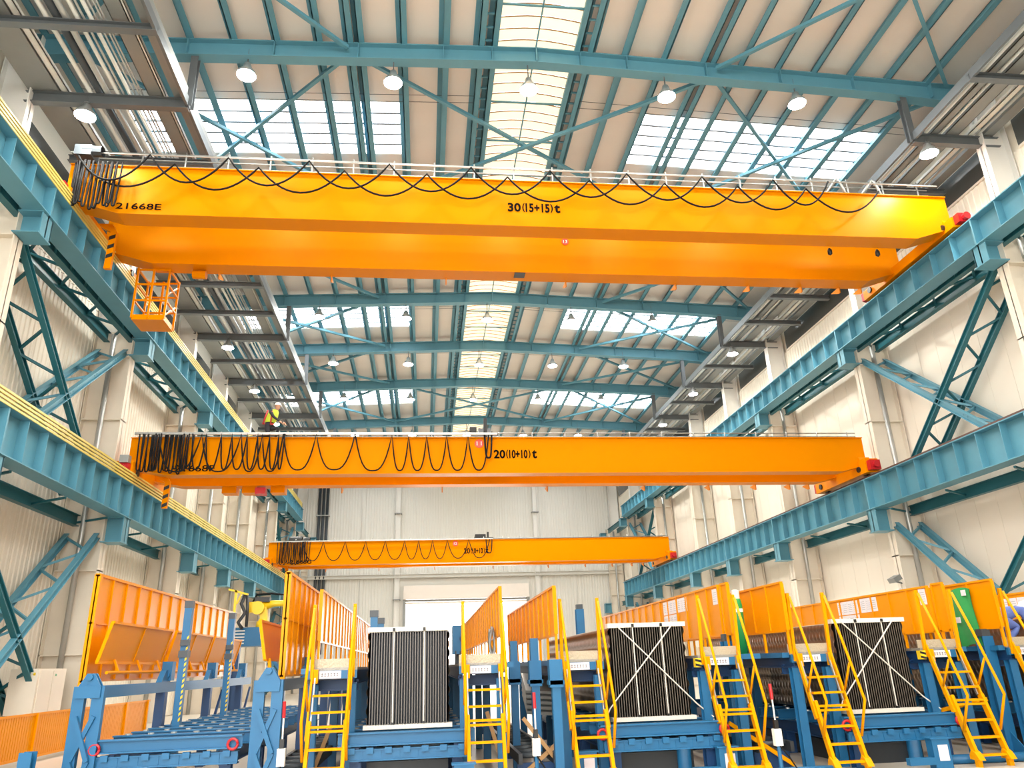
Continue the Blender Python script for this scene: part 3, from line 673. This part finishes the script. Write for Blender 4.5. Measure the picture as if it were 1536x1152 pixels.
GP = {0: [(-1.85, 14.3, 27.6, 2.2, 3.04)], 1: [(1.36, 14.2, 27.0, 2.2, 3.02)], 2: [(2.07, 12.45, 19.6, 2.13, 2.84)], 3: [(5.26, 13.58, 23.2, 2.08, 2.9), (5.26, 13.14, 13.44, 2.08, 2.9)], 4: [(5.95, 12.5, 20, 2.09, 2.83)],
      5: [(9.16, 13.38, 19.0, 2.03, 2.78), (9.16, 12.95, 13.24, 2.03, 2.8)], 6: [(9.85, 12.6, 19.5, 2.04, 2.81)], 7: [(13.05, 12.6, 20, 2.05, 2.8)]}
i = 0
for k, xc in enumerate(UC):
    for s in (-1, 1):
        xm = xc + s * 1.16
        P = platform(xm - PW, xm + PW, max(g[2] for g in GP[i]), PLN[i], True)
        for g in GP[i]: guard(P, *g)
        xo = GP[i][0][0]
        if abs(xo - xm) > PW: obj('toe_board', bx(xm + PW, 5.52, 12.75, 13.36, 1.66, 1.74), 'blue', P) if i == 3 else obj('toe_board', bx(*sorted((xm + s * PW, xo + s * .05)), 12.75, GP[i][0][2], 1.66, 1.74), 'blue', P)
        if i < 7: ladder(xm, LADN[i])
        i += 1
# head posts of blue steel carrying the guards between the second and third platforms
PM = ['leftmost of the three', 'middle of the three', 'rightmost of the three']
for j, (x, y) in enumerate(((1.62, 14.6), (1.82, 13.3), (2.0, 12.3))):
    o = obj('guide_post', MB().bar((x, y, 0), (x, y, 2.1 if j < 2 else 1.35), .13, .13).bar((x, y, 1.35), (x, y, 1.75), .2, .2).bar((x - .12, y, 1.42), (x + .12, y, 1.42), .2, .06), 'blue'); tag(o, 'blue steel guide post, %s between second and third ladders' % PM[j], 'post', 'blue guide posts')
for x, y, z, lb in ((3.96, 20.0, 2.98, 'tall blue mast rising behind the third ladder'), (5.28, 13.5, 1.96, 'blue post between the fourth and fifth ladders'), (9.8, 13.05, 1.9, 'thick blue post right of the sixth ladder'), (-.955, 15.1, 2.62, 'tall blue mast behind the leftmost plate stack'), (-.955, 17.42, 2.62, 'shorter blue mast behind the leftmost plate stack')):
    p = empty('mast', (x, y, 0)); tag(p, lb, 'post')
    obj('shaft', MB().ibeam((x, y, 0), (x, y, z), .13 if x < 0 else .2, .13 if x < 0 else .2, .015, up=(0, 1, 0)), 'blue', p); obj('head', bx(x - .08, x + .08, y - .08, y + .08, z, z + .12), 'pipe_dark', p)
    obj('foot_gusset', MB().prism([(y - .5, .02), (y - .08, .02), (y - .08, .4)], 'x', x - .01, x + .01), 'blue', p); obj('foot_plate', bx(x - .2, x + .2, y - .55, y + .2, 0, .03), 'blue', p)
# striped bumper blocks on the inner corners of the right-hand platforms
for k in (1, 2):
    x = UC[k] + .7; o = obj('bumper_block', bx(x, x + .1, 12.6, 12.7, 1.56, 1.7), 'hazard_yellow'); tag(o, 'yellow and black bumper block on the platform right of the %s plate stack' % ('middle' if k == 1 else 'third'), 'bumper')
    for q in range(2): obj('black_stripe', MB().prism([(x, 1.585 + q * .07), (x + .1, 1.56 + q * .07), (x + .1, 1.595 + q * .07), (x, 1.62 + q * .07)], 'y', 12.594, 12.6), 'black', o)
# posted papers
def paper(x, y, z, w, h, label, grp):
    o = obj('paper_sheet', bx(x - .004, x, y, y + w, z, z + h), 'paper'); tag(o, label, 'paper', grp)
    for q in range(5): obj('print_line', bx(x - .0055, x - .004, y + w * .15, y + w * .85, z + h * (.2 + .14 * q), z + h * (.21 + .14 * q) + .004), 'ink_soft', o)
NT = ['leftmost', 'second', 'third', 'fourth', 'fifth']
def row(x, ys, z, w, h, where, n):
    for j, y in enumerate(ys): paper(x, y, z, w, h, '%s sheet from left in %s' % (NT[j], where) if len(ys) > 1 else where, where[:40] if len(ys) > 1 else None)
row(9.15, [16.42, 16.21, 16.0, 15.79], 2.48, .2, .27, 'the upper left block of papers above the third plate stack', 4)
row(9.15, [16.42, 16.21, 16.0, 15.79], 2.19, .2, .27, 'the lower left block of papers above the third plate stack', 4)
row(9.15, [15.49, 15.28, 15.07], 2.48, .2, .28, 'the right block of papers above the third plate stack', 3)
row(9.15, [13.45], 2.49, .2, .28, 'single tall printed sheet on the orange panel left of the green cloth', 1)
row(5.25, [16.73, 16.5, 16.27, 16.04], 2.6, .21, .27, 'the upper left papers behind the middle plate stack', 4)
row(5.25, [16.73, 16.5, 16.27, 16.04], 2.31, .21, .27, 'the lower left papers behind the middle plate stack', 4)
row(5.25, [15.75, 15.55, 15.35], 2.6, .19, .27, 'the right papers behind the middle plate stack', 3)
row(5.25, [13.64], 2.6, .24, .27, 'single tall printed sheet on the orange panel left of the green gas cylinder', 1)
row(13.04, [16.3, 16.05, 15.8, 15.55, 15.3], 2.4, .23, .33, 'the papers on the orange panel at the right edge', 5)

# ---- tilting station at the left
S = empty('tilting_station', (-3.63, 12.3, 0)); tag(S, 'blue tilting station with lattice end legs and tall orange screens at left', 'machine')
for x0, nm in ((-4.95, 0), (-2.45, 1)):
    x1 = x0 + .34; y = 12.3
    F = obj('lattice_leg', MB().bar((x0 + .04, y, 0), (x0 + .04, y, 1.6), .09, .16).bar((x1 - .04, y, 0), (x1 - .04, y, 1.6), .09, .16).box(x0, x1, y - .08, y + .08, 1.44, 1.6), 'blue', S)
    for yo, (a, b) in enumerate((((x0 + .05, .62), (x1 - .05, 1.2)), ((x0 + .05, 1.2), (x1 - .05, .62)), ((x0 + .05, .05), (x1 - .05, .62)), ((x0 + .05, .62), (x1 - .05, .05)))): obj('leg_brace', MB().bar((a[0], y - .06 - .03 * (yo % 2), a[1]), (b[0], y - .06 - .03 * (yo % 2), b[1]), .06, .05, up=(0, 1, 0)), 'blue', F)
    obj('pivot_bracket', MB().prism([(x0 + .02, 1.6), (x1 - .02, 1.6), ((x0 + x1) / 2 + .05, 1.77), ((x0 + x1) / 2 - .05, 1.77)], 'y', y - .06, y - .03).prism([(x0 + .02, 1.6), (x1 - .02, 1.6), ((x0 + x1) / 2 + .05, 1.77), ((x0 + x1) / 2 - .05, 1.77)], 'y', y + .03, y + .06).tube([((x0 + x1) / 2, y - .1, 1.72), ((x0 + x1) / 2, y + .1, 1.72)], .045, 10), 'blue', F)
    xr = x1 - .1 if nm == 0 else x0 + .25
    obj('depth_beam', bx(xr - .06, xr + .06, 12.3, 22.5, 1.43, 1.6), 'blue' if nm == 0 else 'grey_steel', S)
    for y in (15.3, 18.4, 21.4): 
        g = obj('station_leg', MB().bar((xr, y, 0), (xr, y, 1.43), .16, .16), 'blue_dark', S); obj('leg_brace', MB().bar((xr, y + .1, .1), (xr, y + 1.3, 1.35), .05, .05), 'blue_dark', g)
        obj('pivot_bracket', MB().prism([(y - .25, 1.6), (y + .25, 1.6), (y + .05, 1.8), (y - .05, 1.8)], 'x', xr - .05, xr + .05), 'blue', g)
        obj('drive_motor', bx(xr - .08, xr + .1, y + .1, y + .3, 1.62, 1.95).lathe((xr, y + .05, 1.72), [(.0, 0), (.08, 0), (.08, .1), (0, .1)], 10, 'y'), 'blue', g)
for y in (14.9, 18.2):
    x = -4.28; h = obj('hazard_post', MB().bar((x, y, 0), (x, y, 2.85), .13, .13), 'blue', S)
    obj('post_cap', bx(x - .07, x + .07, y - .07, y + .07, 2.85, 2.98), 'pipe_dark', h); obj('post_clamp', bx(x - .08, x + .08, y - .09, y + .09, 2.0, 2.12).box(x - .06, x + .1, y - .12, y - .06, 2.2, 2.3), 'pipe_dark', h)
    for k in range(16):
        z = .95 + k * .09; obj('hazard_stripe', MB().prism([(x + .035, z), (x + .067, z + .03), (x + .067, z + .075), (x + .035, z + .045)], 'y', y - .072, y - .066), 'hazard_yellow', h)
def screen(x, y0, y1, z0, z1, zmid):
    G = obj('tall_screen', bx(x - .01, x + .01, y0, y1, z0, z1), 'panel_orange', S)
    obj('screen_rail', bx(x - .035, x + .035, y0, y1, z1, z1 + .045), 'panel_orange', G); obj('screen_rail', bx(x - .03, x + .03, y0, y1, zmid, zmid + .03), 'panel_orange', G); obj('screen_rail', bx(x - .03, x + .03, y0, y1, z0 - .03, z0), 'panel_orange', G)
    obj('end_post', bx(x - .05, x + .05, y0, y0 + .09, z0 - .1, z1 + .03), 'panel_orange', G)
    n = round((y1 - y0) / .62); rm = bx(x - .04, x + .04, -.02, .02, z0, z1).mesh('screen_rib', 'panel_orange', (x, 0, z0))
    for i in range(1, n + 1): put('screen_rib', rm, G, (x, y0 + (y1 - y0) * i / n, z0))
screen(-5.3, 13.25, 22.8, 1.68, 3.26, 2.52)
screen(-2.25, 13.1, 17.3, 1.66, 3.22, 2.5)
for y0, y1 in ((13.02, 16.0), (16.3, 19.0), (19.2, 21.9)):
    xb_, xt, zb_, zt_ = -5.02, -4.87, 1.93, 2.52
    G = obj('tilting_panel', MB().bar(((xb_ + xt) / 2, y0, (zb_ + zt_) / 2), ((xb_ + xt) / 2, y1, (zb_ + zt_) / 2), .02, .6, up=(xt - xb_, 0, zt_ - zb_)), 'panel_matt', S)
    for x, z in ((xb_, zb_), (xt, zt_)): obj('panel_rail', MB().bar((x, y0, z), (x, y1, z), .06, .04), 'panel_matt', G)
    for t in (0, .5, 1): obj('panel_rib', MB().bar((xb_, y0 + (y1 - y0) * t, zb_), (xt, y0 + (y1 - y0) * t, zt_), .05, .05), 'panel_matt', G)
    obj('hinge_bar', MB().tube([(-4.9, y0 + .1, 1.78), (-4.9, y1, 1.78)], .025, 8), 'panel_matt', G)
    for t in (.2, .55, .9): obj('hinge_arm', MB().bar((-4.9, y0 + (y1 - y0) * t, 1.78), (xb_ + .03, y0 + (y1 - y0) * t, zb_ + .05), .04, .03), 'panel_matt', G)
G = obj('tilting_panel', MB().bar((-2.62, 13.3, 2.2), (-2.62, 16.4, 2.2), .02, .62, up=(-.2, 0, 1)), 'panel_matt', S)
for z, x in ((1.9, -2.56), (2.5, -2.68)): obj('panel_rail', MB().bar((x, 13.3, z), (x, 16.4, z), .05, .04), 'ladder_yellow', G)
obj('panel_rib', MB().bar((-2.56, 13.3, 1.9), (-2.68, 13.3, 2.5), .06, .05), 'ladder_yellow', G); obj('hinge_arm', MB().bar((-2.5, 13.5, 1.65), (-2.53, 13.5, 1.92), .05, .05), 'ladder_yellow', G)

# ---- welding robot on its stand, left of the tall right screen
Rb = empty('industrial_robot', (-5.7, 28, 3.15)); tag(Rb, 'yellow industrial robot arm on a blue stand behind the orange screens', 'robot')
obj('turret', MB().lathe((-5.55, 28, 3.15), [(0, 0), (.24, 0), (.22, .2), (.15, .25), (.15, .3)], 16), 'robot_yellow', Rb, True)
obj('lower_arm', MB().bar((-5.5, 28, 3.3), (-5.58, 28, 3.85), .26, .24), 'robot_yellow', Rb)
obj('shoulder', MB().lathe((-5.72, 27.7, 3.8), [(0, 0), (.22, 0), (.22, .5), (0, .5)], 16, 'y').box(-6.05, -5.6, 27.75, 28.2, 3.65, 4.0), 'robot_yellow', Rb)
obj('forearm', MB().tube([(-5.6, 28, 3.88), (-5.2, 28, 3.95), (-4.3, 28, 3.95)], [.16, .11, .09], 12), 'robot_yellow', Rb, True)
obj('motor', bx(-5.85, -5.35, 27.8, 28.1, 4.0, 4.16), 'clutter_dark', Rb)
obj('cable_loom', MB().tube([(-5.95, 27.9, 3.95), (-5.8, 27.85, 4.25), (-5.3, 27.85, 4.28), (-4.85, 27.85, 4.22), (-4.8, 27.85, 3.75), (-4.6, 27.85, 3.6), (-4.5, 27.85, 3.85)], .035, 8), 'cable', Rb, True)
St = empty('robot_stand', (-5.7, 28, 0)); tag(St, 'blue steel stand below the yellow robot arm', 'stand')
obj('stand_box', bx(-6.35, -4.6, 27.4, 28.6, 2.55, 3.15), 'blue', St)
for x in (-6.25, -4.7): obj('stand_leg', MB().bar((x, 27.6, 0), (x, 27.6, 2.55), .2, .2), 'blue_dark', St)
for k in range(5): obj('vent_fin', bx(-6.38 , -6.0, 27.36, 27.4, 2.62 + k * .1, 2.66 + k * .1), 'galv', St)
obj('stand_brace', MB().bar((-5.4, 27.5, 2.5), (-4.7, 27.5, 1.7), .1, .1), 'blue', St)
o = obj('cable_mast', MB().bar((-6.35, 27.2, 0), (-6.35, 27.2, 4.35), .08, .08).bar((-6.6, 27.2, 4.38), (-5.95, 27.2, 4.2), .08, .06).bar((-6.3, 27.2, 3.9), (-6.15, 27.2, 4.28), .05, .05), 'robot_yellow'); tag(o, 'yellow cable mast beside the robot arm', 'mast')
o = obj('hose_bundle', MB().tube([(-6.05, 27.25, 4.2), (-6.15, 27.2, 3.9), (-6.0, 27.2, 3.6), (-6.2, 27.2, 3.3), (-6.05, 27.2, 3.1)], .06, 8).tube([(-6.0, 27.3, 4.2), (-5.95, 27.3, 3.7), (-5.95, 27.3, 3.16)], .05, 8), 'clutter_dark', None, True); tag(o, 'bundle of dark hoses hanging from the yellow cable mast', 'hose')

# ---- low orange slat fence along the left wall
F = empty('slat_fence', (-8.6, 14, 0)); tag(F, 'low orange fence of upright slats along the left wall', 'fence')
for z in (.13, 1.0): obj('fence_rail', bx(-8.63, -8.57, 14, 26.8, z - .025, z + .025), 'panel_matt', F)
sm = bx(-.012, .012, -.043, .043, .15, .98).mesh('slat', 'panel_matt', (0, 0, .15)); pm = bx(-.04, .04, -.04, .04, 0, 1.02).mesh('fence_post', 'panel_matt', (0, 0, 0))
for k in range(120): put('slat', sm, F, (-8.6, 14.1 + k * .106, .15))
for k in range(8): put('fence_post', pm, F, (-8.58, 14 + k * 1.8, 0))
o = obj('stub_post', MB().ibeam((-5.12, 11.5, 0), (-5.12, 11.5, .83), .16, .16, .02, up=(0, 1, 0)).box(-5.3, -4.95, 11.35, 11.65, 0, .02), 'blue'); tag(o, 'short blue steel stub standing on the floor before the orange fence', 'post')
o = empty('switch_cabinet', (-10.6, 23.4, .9)); tag(o, 'beige electrical cabinet behind the left lattice brace', 'cabinet')
obj('body', bx(-11.0, -10.3, 22.9, 24.6, .85, 2.0), 'cream', o); obj('door', bx(-10.3, -10.28, 23.0, 23.75, .9, 1.95), 'cream', o); d_ = obj('door', bx(-10.3, -10.28, 23.8, 24.5, .9, 1.95), 'cream', o)
obj('indicator', bx(-10.28, -10.27, 23.9, 23.96, 1.8, 1.86), 'green_gas', d_); obj('plinth', bx(-10.9, -10.4, 23, 24.5, 0, .85), 'cream', o)
o = obj('hazard_guard', MB().bar((X(-1, 13.6), 22.9, 1.9), (X(-1, 13.6), 24.35, .35), .05, .1), 'hazard_yellow'); tag(o, 'yellow edge guard strip on the dark lattice brace at lower left', 'guard')

# ---- call pendants, pedestals, gas cylinder, cloth, clutter
for x, y, lb in ((-2.02, 12.2, 'left of the leftmost ladder'), (1.62, 12.0, 'between the second and third ladders'), (5.2, 11.8, 'between the fourth and fifth ladders')):
    p = empty('control_pendant', (x, y, 0)); tag(p, 'white switch box with red-tipped stalk, %s' % lb, 'switch box', 'red-tipped switch boxes')
    obj('stand', MB().tube([(x, y, 0), (x, y, .45)], .03, 8), 'blue', p); obj('box', bx(x - .055, x + .055, y - .05, y + .05, .45, .68), 'white_paint', p)
    obj('cap', bx(x - .03, x + .03, y - .03, y + .03, .68, .8), 'black', p); obj('stalk', MB().tube([(x, y, .8), (x, y, 1.12)], .012, 8), 'white_paint', p); obj('beacon', MB().tube([(x, y, 1.08), (x - .005, y, 1.3)], .024, 10), 'red', p)
    obj('lead', MB().tube([(x, y - .05, .45), (x + .1, y - .1, .3), (x + .2, y - .15, .1), (x + .12, y - .2, .02)], .012, 6), 'cable', p)
for x, y, lb in ((.55, 11.6, 'below the second ladder'), (2.45, 12.4, 'below the third ladder'), (4.55, 12.15, 'left of the fourth ladder'), (7.85, 11.95, 'left of the sixth ladder')):
    p = empty('pedestal', (x, y, 0)); tag(p, 'short blue pedestal carrying a white notice, %s' % lb, 'pedestal', 'blue pedestals')
    obj('body', MB().prism([(x - .14, 0), (x + .14, 0), (x + .14, .42), (x - .14, .42)], 'y', y, y + .16), 'blue', p); obj('cap', bx(x - .17, x + .17, y - .02, y + .18, .42, .44), 'blue', p)
    obj('notice', bx(x - .06, x + .1, y - .006, y, .12, .34), 'paper', p); obj('arm', MB().bar((x - .55, y + .05, .12), (x - .14, y + .05, .12), .1, .1), 'blue', p)
o = empty('gas_cylinder', (5.39, 13.15, 1.74)); tag(o, 'green gas cylinder standing on the platform beside the fourth ladder', 'gas cylinder')
obj('body', MB().lathe((5.39, 13.15, 1.74), [(0, 0), (.095, 0), (.095, .8), (.075, .9), (.035, .95), (.03, 1.0), (0, 1.0)], 18), 'green_gas', o, True)
obj('band', MB().lathe((5.39, 13.15, 2.42), [(.097, 0), (.097, .06)], 18), 'white_paint', o); obj('valve_guard', MB().lathe((5.39, 13.15, 2.68), [(.07, -.04), (.07, .1), (.03, .12)], 10), 'bar_white', o)
mb = MB(); vs = []; fs = []; ny, nz = 12, 16
for s_ in (0, 1):
    for j in range(nz + 1):
        for i_ in range(ny + 1):
            t = i_ / ny; u = j / nz
            vs.append((9.79 - s_ * .012 + .02 * math.sin(7 * t + 3 * u) * (1 - u * .3), 13.12 + .62 * t * (1 - .12 * u) + .03 * math.sin(5 * u), 2.72 - .98 * u + .04 * math.sin(4 * t)))
n_ = (ny + 1) * (nz + 1)
for s_ in (0, 1):
    for j in range(nz):
        for i_ in range(ny):
            a = s_ * n_ + j * (ny + 1) + i_; q = (a, a + 1, a + ny + 2, a + ny + 1); fs.append(q if s_ else q[::-1])
mb.add(vs, fs); o = obj('cloth', mb, 'green_cloth', None, True); tag(o, 'green cloth draped on the orange panel beside the sixth ladder', 'cloth')
for y, z in ((13.2, 2.66), (13.5, 2.2)): obj('tape_patch', bx(9.755, 9.765, y, y + .12, z - .05, z + .05), 'paper', o)
# floor-level machine parts glimpsed between the lines
PLK = [((1.55, 12.9, .9), (2.2, 12.9, .1)), ((1.6, 12.95, .15), (2.2, 12.95, .6)), ((-1.45, 13.2, .9), (-1.75, 13.2, .1)), ((1.0, 13.2, 1.0), (1.25, 13.2, .15)), ((4.9, 12.9, .7), (5.9, 12.9, .05)), ((8.6, 12.9, .75), (9.4, 12.8, .9))]
PLL = ['long wooden batten leaning down to the right between second and third ladders', 'short wooden batten crossing the long one between second and third ladders', 'wooden batten leaning behind the leftmost ladder', 'wooden batten leaning behind the second ladder', 'yellow bar sloping to the floor between fourth and fifth ladders', 'yellow bar rising behind the sixth ladder']
for (a, b), lb in zip(PLK, PLL): o = obj('batten', MB().bar(a, b, .05, .06), 'wood' if 'wood' in lb else 'ladder_yellow'); tag(o, lb, 'batten')
for x, lb in ((1.75, 'second and third'), (5.6, 'fourth and fifth'), (-2.0, 'the left station and the leftmost')):
    o = empty('conveyor', (x, 12.8, 0)); tag(o, 'dark narrow conveyor on the floor running back between %s ladders' % lb, 'conveyor', 'narrow floor conveyors')
    obj('frame', bx(x - .3, x - .24, 12.8, 22, .25, .4).box(x + .24, x + .3, 12.8, 22, .25, .4), 'clutter_dark', o)
    for k in range(16): obj('conveyor_roller', MB().tube([(x - .24, 13 + k * .55, .36), (x + .24, 13 + k * .55, .36)], .04, 8), 'pipe_dark', o, True)
    for y in (13, 16, 19, 21.8): obj('conveyor_leg', bx(x - .3, x + .3, y, y + .08, 0, .25), 'blue_dark', o)
for k, nk in enumerate(('bottom', 'second from bottom', 'middle', 'second from top', 'topmost')):
    o = obj('bent_sheet', MB().bar((1.9, 15.5 + k * .02, 1.0 + k * .09), (2.5, 15.5 + k * .02, .95 + k * .09), .9, .05, up=(.1, -.35, 1)), 'galv'); tag(o, '%s shiny bent metal sheet in the pile between second and third ladders' % nk, 'metal sheet', 'pile of bent sheets')
o = obj('floor_pipe', MB().tube([(5.15, 11.95, .07), (6.05, 11.95, .07)], .07, 12), 'blue', None, True); tag(o, 'thick blue pipe lying on the floor right of the fourth ladder', 'pipe')
o = obj('floor_pipe', MB().tube([(7.95, 12.45, .07), (9.9, 12.3, .07)], .07, 12), 'blue', None, True); tag(o, 'thick blue pipe lying on the floor behind the sixth ladder', 'pipe')
for x in (3.2, 7.1): o = obj('jack_leg', MB().lathe((x + .9, 12.9, 0), [(.0, 0), (.16, 0), (.16, .02), (.11, .03), (.11, .5), (0, .5)], 16), 'blue', None, True); tag(o, 'round blue jack leg under the table of the %s plate stack' % ('middle' if x < 4 else 'papers-side'), 'jack')
o = empty('floodlight', (X(1, 13.4), 25.7, 4.1)); tag(o, 'small floodlight bracketed on a right-hand cream column', 'floodlight')
q = X(1, 13.15); obj('head', MB().bar((q - .05, 25.55, 4.15), (q + .02, 25.55, 4.0), .4, .3, up=(0, 0, 1)), 'tray_grey', o); obj('arm', MB().tube([(q, 25.6, 4.0), (X(1, 13.5), 25.75, 3.95)], .03, 6), 'grey_steel', o); obj('bulb', MB().lathe((q + .1, 25.6, 3.55), [(0, -.12), (.1, -.06), (.12, .04), (.05, .2)], 12), 'white_paint', o, True)

# ---- people
def person(label, root, ang, joints, links, radii, cloth, head, extras):
    P = empty('person', root); tag(P, label, 'person')
    me = bpy.data.meshes.new('body'); names = list(joints); me.from_pydata([joints[n] for n in names], [(names.index(a), names.index(b)) for a, b in links], [])
    b = bpy.data.objects.new('body', me); COL.objects.link(b); b.parent = P; me.materials.append(M[cloth])
    sk = b.modifiers.new('skin', 'SKIN'); b.modifiers.new('sub', 'SUBSURF').levels = 2; b.modifiers['sub'].render_levels = 2
    for n, sv in zip(names, me.skin_vertices[0].data): sv.radius = (radii[n], radii[n]); sv.use_root = n == 'pelvis'
    bpy.context.view_layer.update(); dg = bpy.context.evaluated_depsgraph_get(); nm = bpy.data.meshes.new_from_object(b.evaluated_get(dg)); b.modifiers.clear(); b.data = nm
    nm.polygons.foreach_set('use_smooth', [True] * len(nm.polygons))
    P.rotation_euler.z = ang
    def loc(name, mb, m, sm=True): c = mb.centre(); o_ = bpy.data.objects.new(name, mb.mesh(name, m, c, sm)); COL.objects.link(o_); o_.parent = P; o_.location = c; return o_
    h = V(head)
    loc('head', MB().lathe(h, [(0, -.13), (.05, -.115), (.078, -.05), (.088, .02), (.08, .08), (.04, .12), (0, .125)], 14).add([h + V(p) for p in ((.08, -.015, .0), (.08, .015, 0), (.115, 0, -.02), (.08, 0, .03))], [(0, 2, 3), (1, 3, 2), (0, 1, 2)]), 'skin')
    loc('helmet', MB().lathe(h + V((0, 0, .05)), [(.125, -.012), (.12, 0), (.1, .06), (.06, .105), (0, .115)], 16).lathe(h + V((.04, 0, .045)), [(.12, -.005), (.12, .005)], 16), extras['hat'])
    for nm_, mb, m in extras['parts']: loc(nm_, mb, m)
    for side, wr in (('l', 'wrist_l'), ('r', 'wrist_r')):
        w = V(joints[wr]); d = (w - V(joints['elbow_' + side])).normalized(); sx = d.cross(V((0, 0, 1))).normalized(); mb = MB().tube([w, w + d * .09], [.032, .04], 8)
        for f_ in range(4): mb.tube([w + d * .085 + sx * (.03 - f_ * .02), w + d * (.12 + .012 * (f_ in (1, 2))) + sx * (.03 - f_ * .02) - V((0, 0, .012)), w + d * .15 + sx * (.03 - f_ * .02) - V((0, 0, .04))], [.011, .01, .008], 6)
        mb.tube([w + d * .03 + sx * .04, w + d * .075 + sx * .065 - V((0, 0, .015)), w + d * .1 + sx * .055 - V((0, 0, .03))], [.013, .011, .009], 6); loc('hand', mb, 'skin')
    return P
LK = [('pelvis', 'spine'), ('spine', 'chest'), ('chest', 'neck'), ('neck', 'skull'), ('chest', 'shoulder_l'), ('shoulder_l', 'elbow_l'), ('elbow_l', 'wrist_l'), ('chest', 'shoulder_r'), ('shoulder_r', 'elbow_r'), ('elbow_r', 'wrist_r'),
      ('pelvis', 'hip_l'), ('hip_l', 'knee_l'), ('knee_l', 'ankle_l'), ('ankle_l', 'toe_l'), ('pelvis', 'hip_r'), ('hip_r', 'knee_r'), ('knee_r', 'ankle_r'), ('ankle_r', 'toe_r')]
RD = dict(pelvis=.14, spine=.13, chest=.15, neck=.06, skull=.055, hip_l=.1, hip_r=.1, knee_l=.065, knee_r=.065, ankle_l=.045, ankle_r=.045, toe_l=.04, toe_r=.04)
for s_ in 'lr': RD.update({'shoulder_' + s_: .075, 'elbow_' + s_: .05, 'wrist_' + s_: .033})
J1 = dict(pelvis=(0, 0, .5), spine=(.06, 0, .68), chest=(.14, 0, .9), neck=(.21, 0, 1.04), skull=(.24, 0, 1.1), shoulder_l=(.13, .17, .96), elbow_l=(.27, .22, .76), wrist_l=(.48, .17, .62), shoulder_r=(.13, -.17, .96), elbow_r=(.28, -.22, .74), wrist_r=(.48, -.14, .58),
          hip_l=(.02, .1, .45), knee_l=(.32, .14, .42), ankle_l=(.24, .14, .06), toe_l=(.4, .14, .04), hip_r=(.0, -.1, .43), knee_r=(.12, -.12, .08), ankle_r=(-.27, -.12, .07), toe_r=(-.38, -.12, .04))
vest = MB().lathe((.1, 0, .62), [(.175, -.04), (.19, .06), (.19, .2), (.175, .34), (.13, .42)], 14)
vest.v = [(x + (z - .62) * .3 - .03, y * 1.05, z) for x, y, z in vest.v]
hz = MB().bar((-.1, -.2, .5), (.05, -.21, 1.0), .03, .05).bar((.18, -.19, .5), (.2, -.2, .95), .03, .05).bar((-.16, -.1, .55), (.25, -.1, .5), .03, .05)
person('worker in white helmet and yellow vest crouching on the middle crane', (-5.55, 26.17, 9.36), -.25, J1, LK, RD, 'dark_cloth', (.3, 0, 1.17), dict(hat='hat', parts=[('vest', vest, 'vest'), ('harness', hz, 'harness')]))
J2 = dict(pelvis=(0, 0, .45), spine=(.16, 0, .55), chest=(.36, 0, .6), neck=(.5, 0, .6), skull=(.57, 0, .59), shoulder_l=(.38, .18, .58), elbow_l=(.46, .22, .34), wrist_l=(.6, .16, .16), shoulder_r=(.38, -.18, .58), elbow_r=(.48, -.22, .32), wrist_r=(.62, -.14, .14),
          hip_l=(.0, .1, .4), knee_l=(.3, .14, .36), ankle_l=(.16, .14, .06), toe_l=(.32, .14, .04), hip_r=(.0, -.1, .4), knee_r=(.26, -.14, .3), ankle_r=(-.02, -.14, .07), toe_r=(.14, -.14, .04))
person('person in blue overalls bent over on the platform at the right edge', (10.3, 13.25, 1.74), .1, J2, LK, {k_: v_ * 1.1 for k_, v_ in RD.items()}, 'blue_cloth', (.66, 0, .6), dict(hat='hat', parts=[('belt', MB().lathe((.0, 0, .45), [(.17, -.03), (.175, .03)], 12), 'dark_cloth')]))
# blue machine and green post seen in the gap right of the leftmost plate stack
o = empty('press', (1.4, 28.5, 0)); tag(o, 'blue machine housing seen right of the leftmost plate stack, before the open door', 'machine')
obj('housing', bx(.98, 1.7, 28.1, 29.3, 2.1, 3.06), 'blue', o); obj('column', bx(1.08, 1.25, 28.3, 29.1, 0, 2.1), 'clutter_dark', o); obj('motor', MB().lathe((1.35, 28.0, 2.6), [(0, 0), (.14, 0), (.14, .2)], 12, 'y'), 'blue_dark', o)
for k in range(4): obj('pipe', MB().tube([(1.08 + k * .16, 28.05, 2.2), (1.05 + k * .17, 28.0, 1.75 - .1 * (k % 2))], .025, 6), 'pipe_dark', o)
obj('frame', MB().bar((1.56, 28.3, 0), (1.56, 28.3, 2.1), .12, .12), 'blue_dark', o)
o = obj('marker_post', MB().bar((.98, 22.6, .2), (.98, 22.6, 1.68), .16, .1).box(.85, 1.1, 22.5, 22.7, 0, .2), 'green_gas'); tag(o, 'green upright strip in the gap right of the leftmost plate stack', 'post')
o = obj('rope_coil', MB().tube([(1.28 + .05 * math.sin(9 * t), 15.2 + .1 * math.cos(7 * t), 2.4 - .62 * abs(math.sin(3.1 * t)) ) for t in [k / 40 for k in range(81)]], .025, 6), 'tray_grey', None, True); tag(o, 'grey hose coiled on the panel behind the second ladder', 'hose')
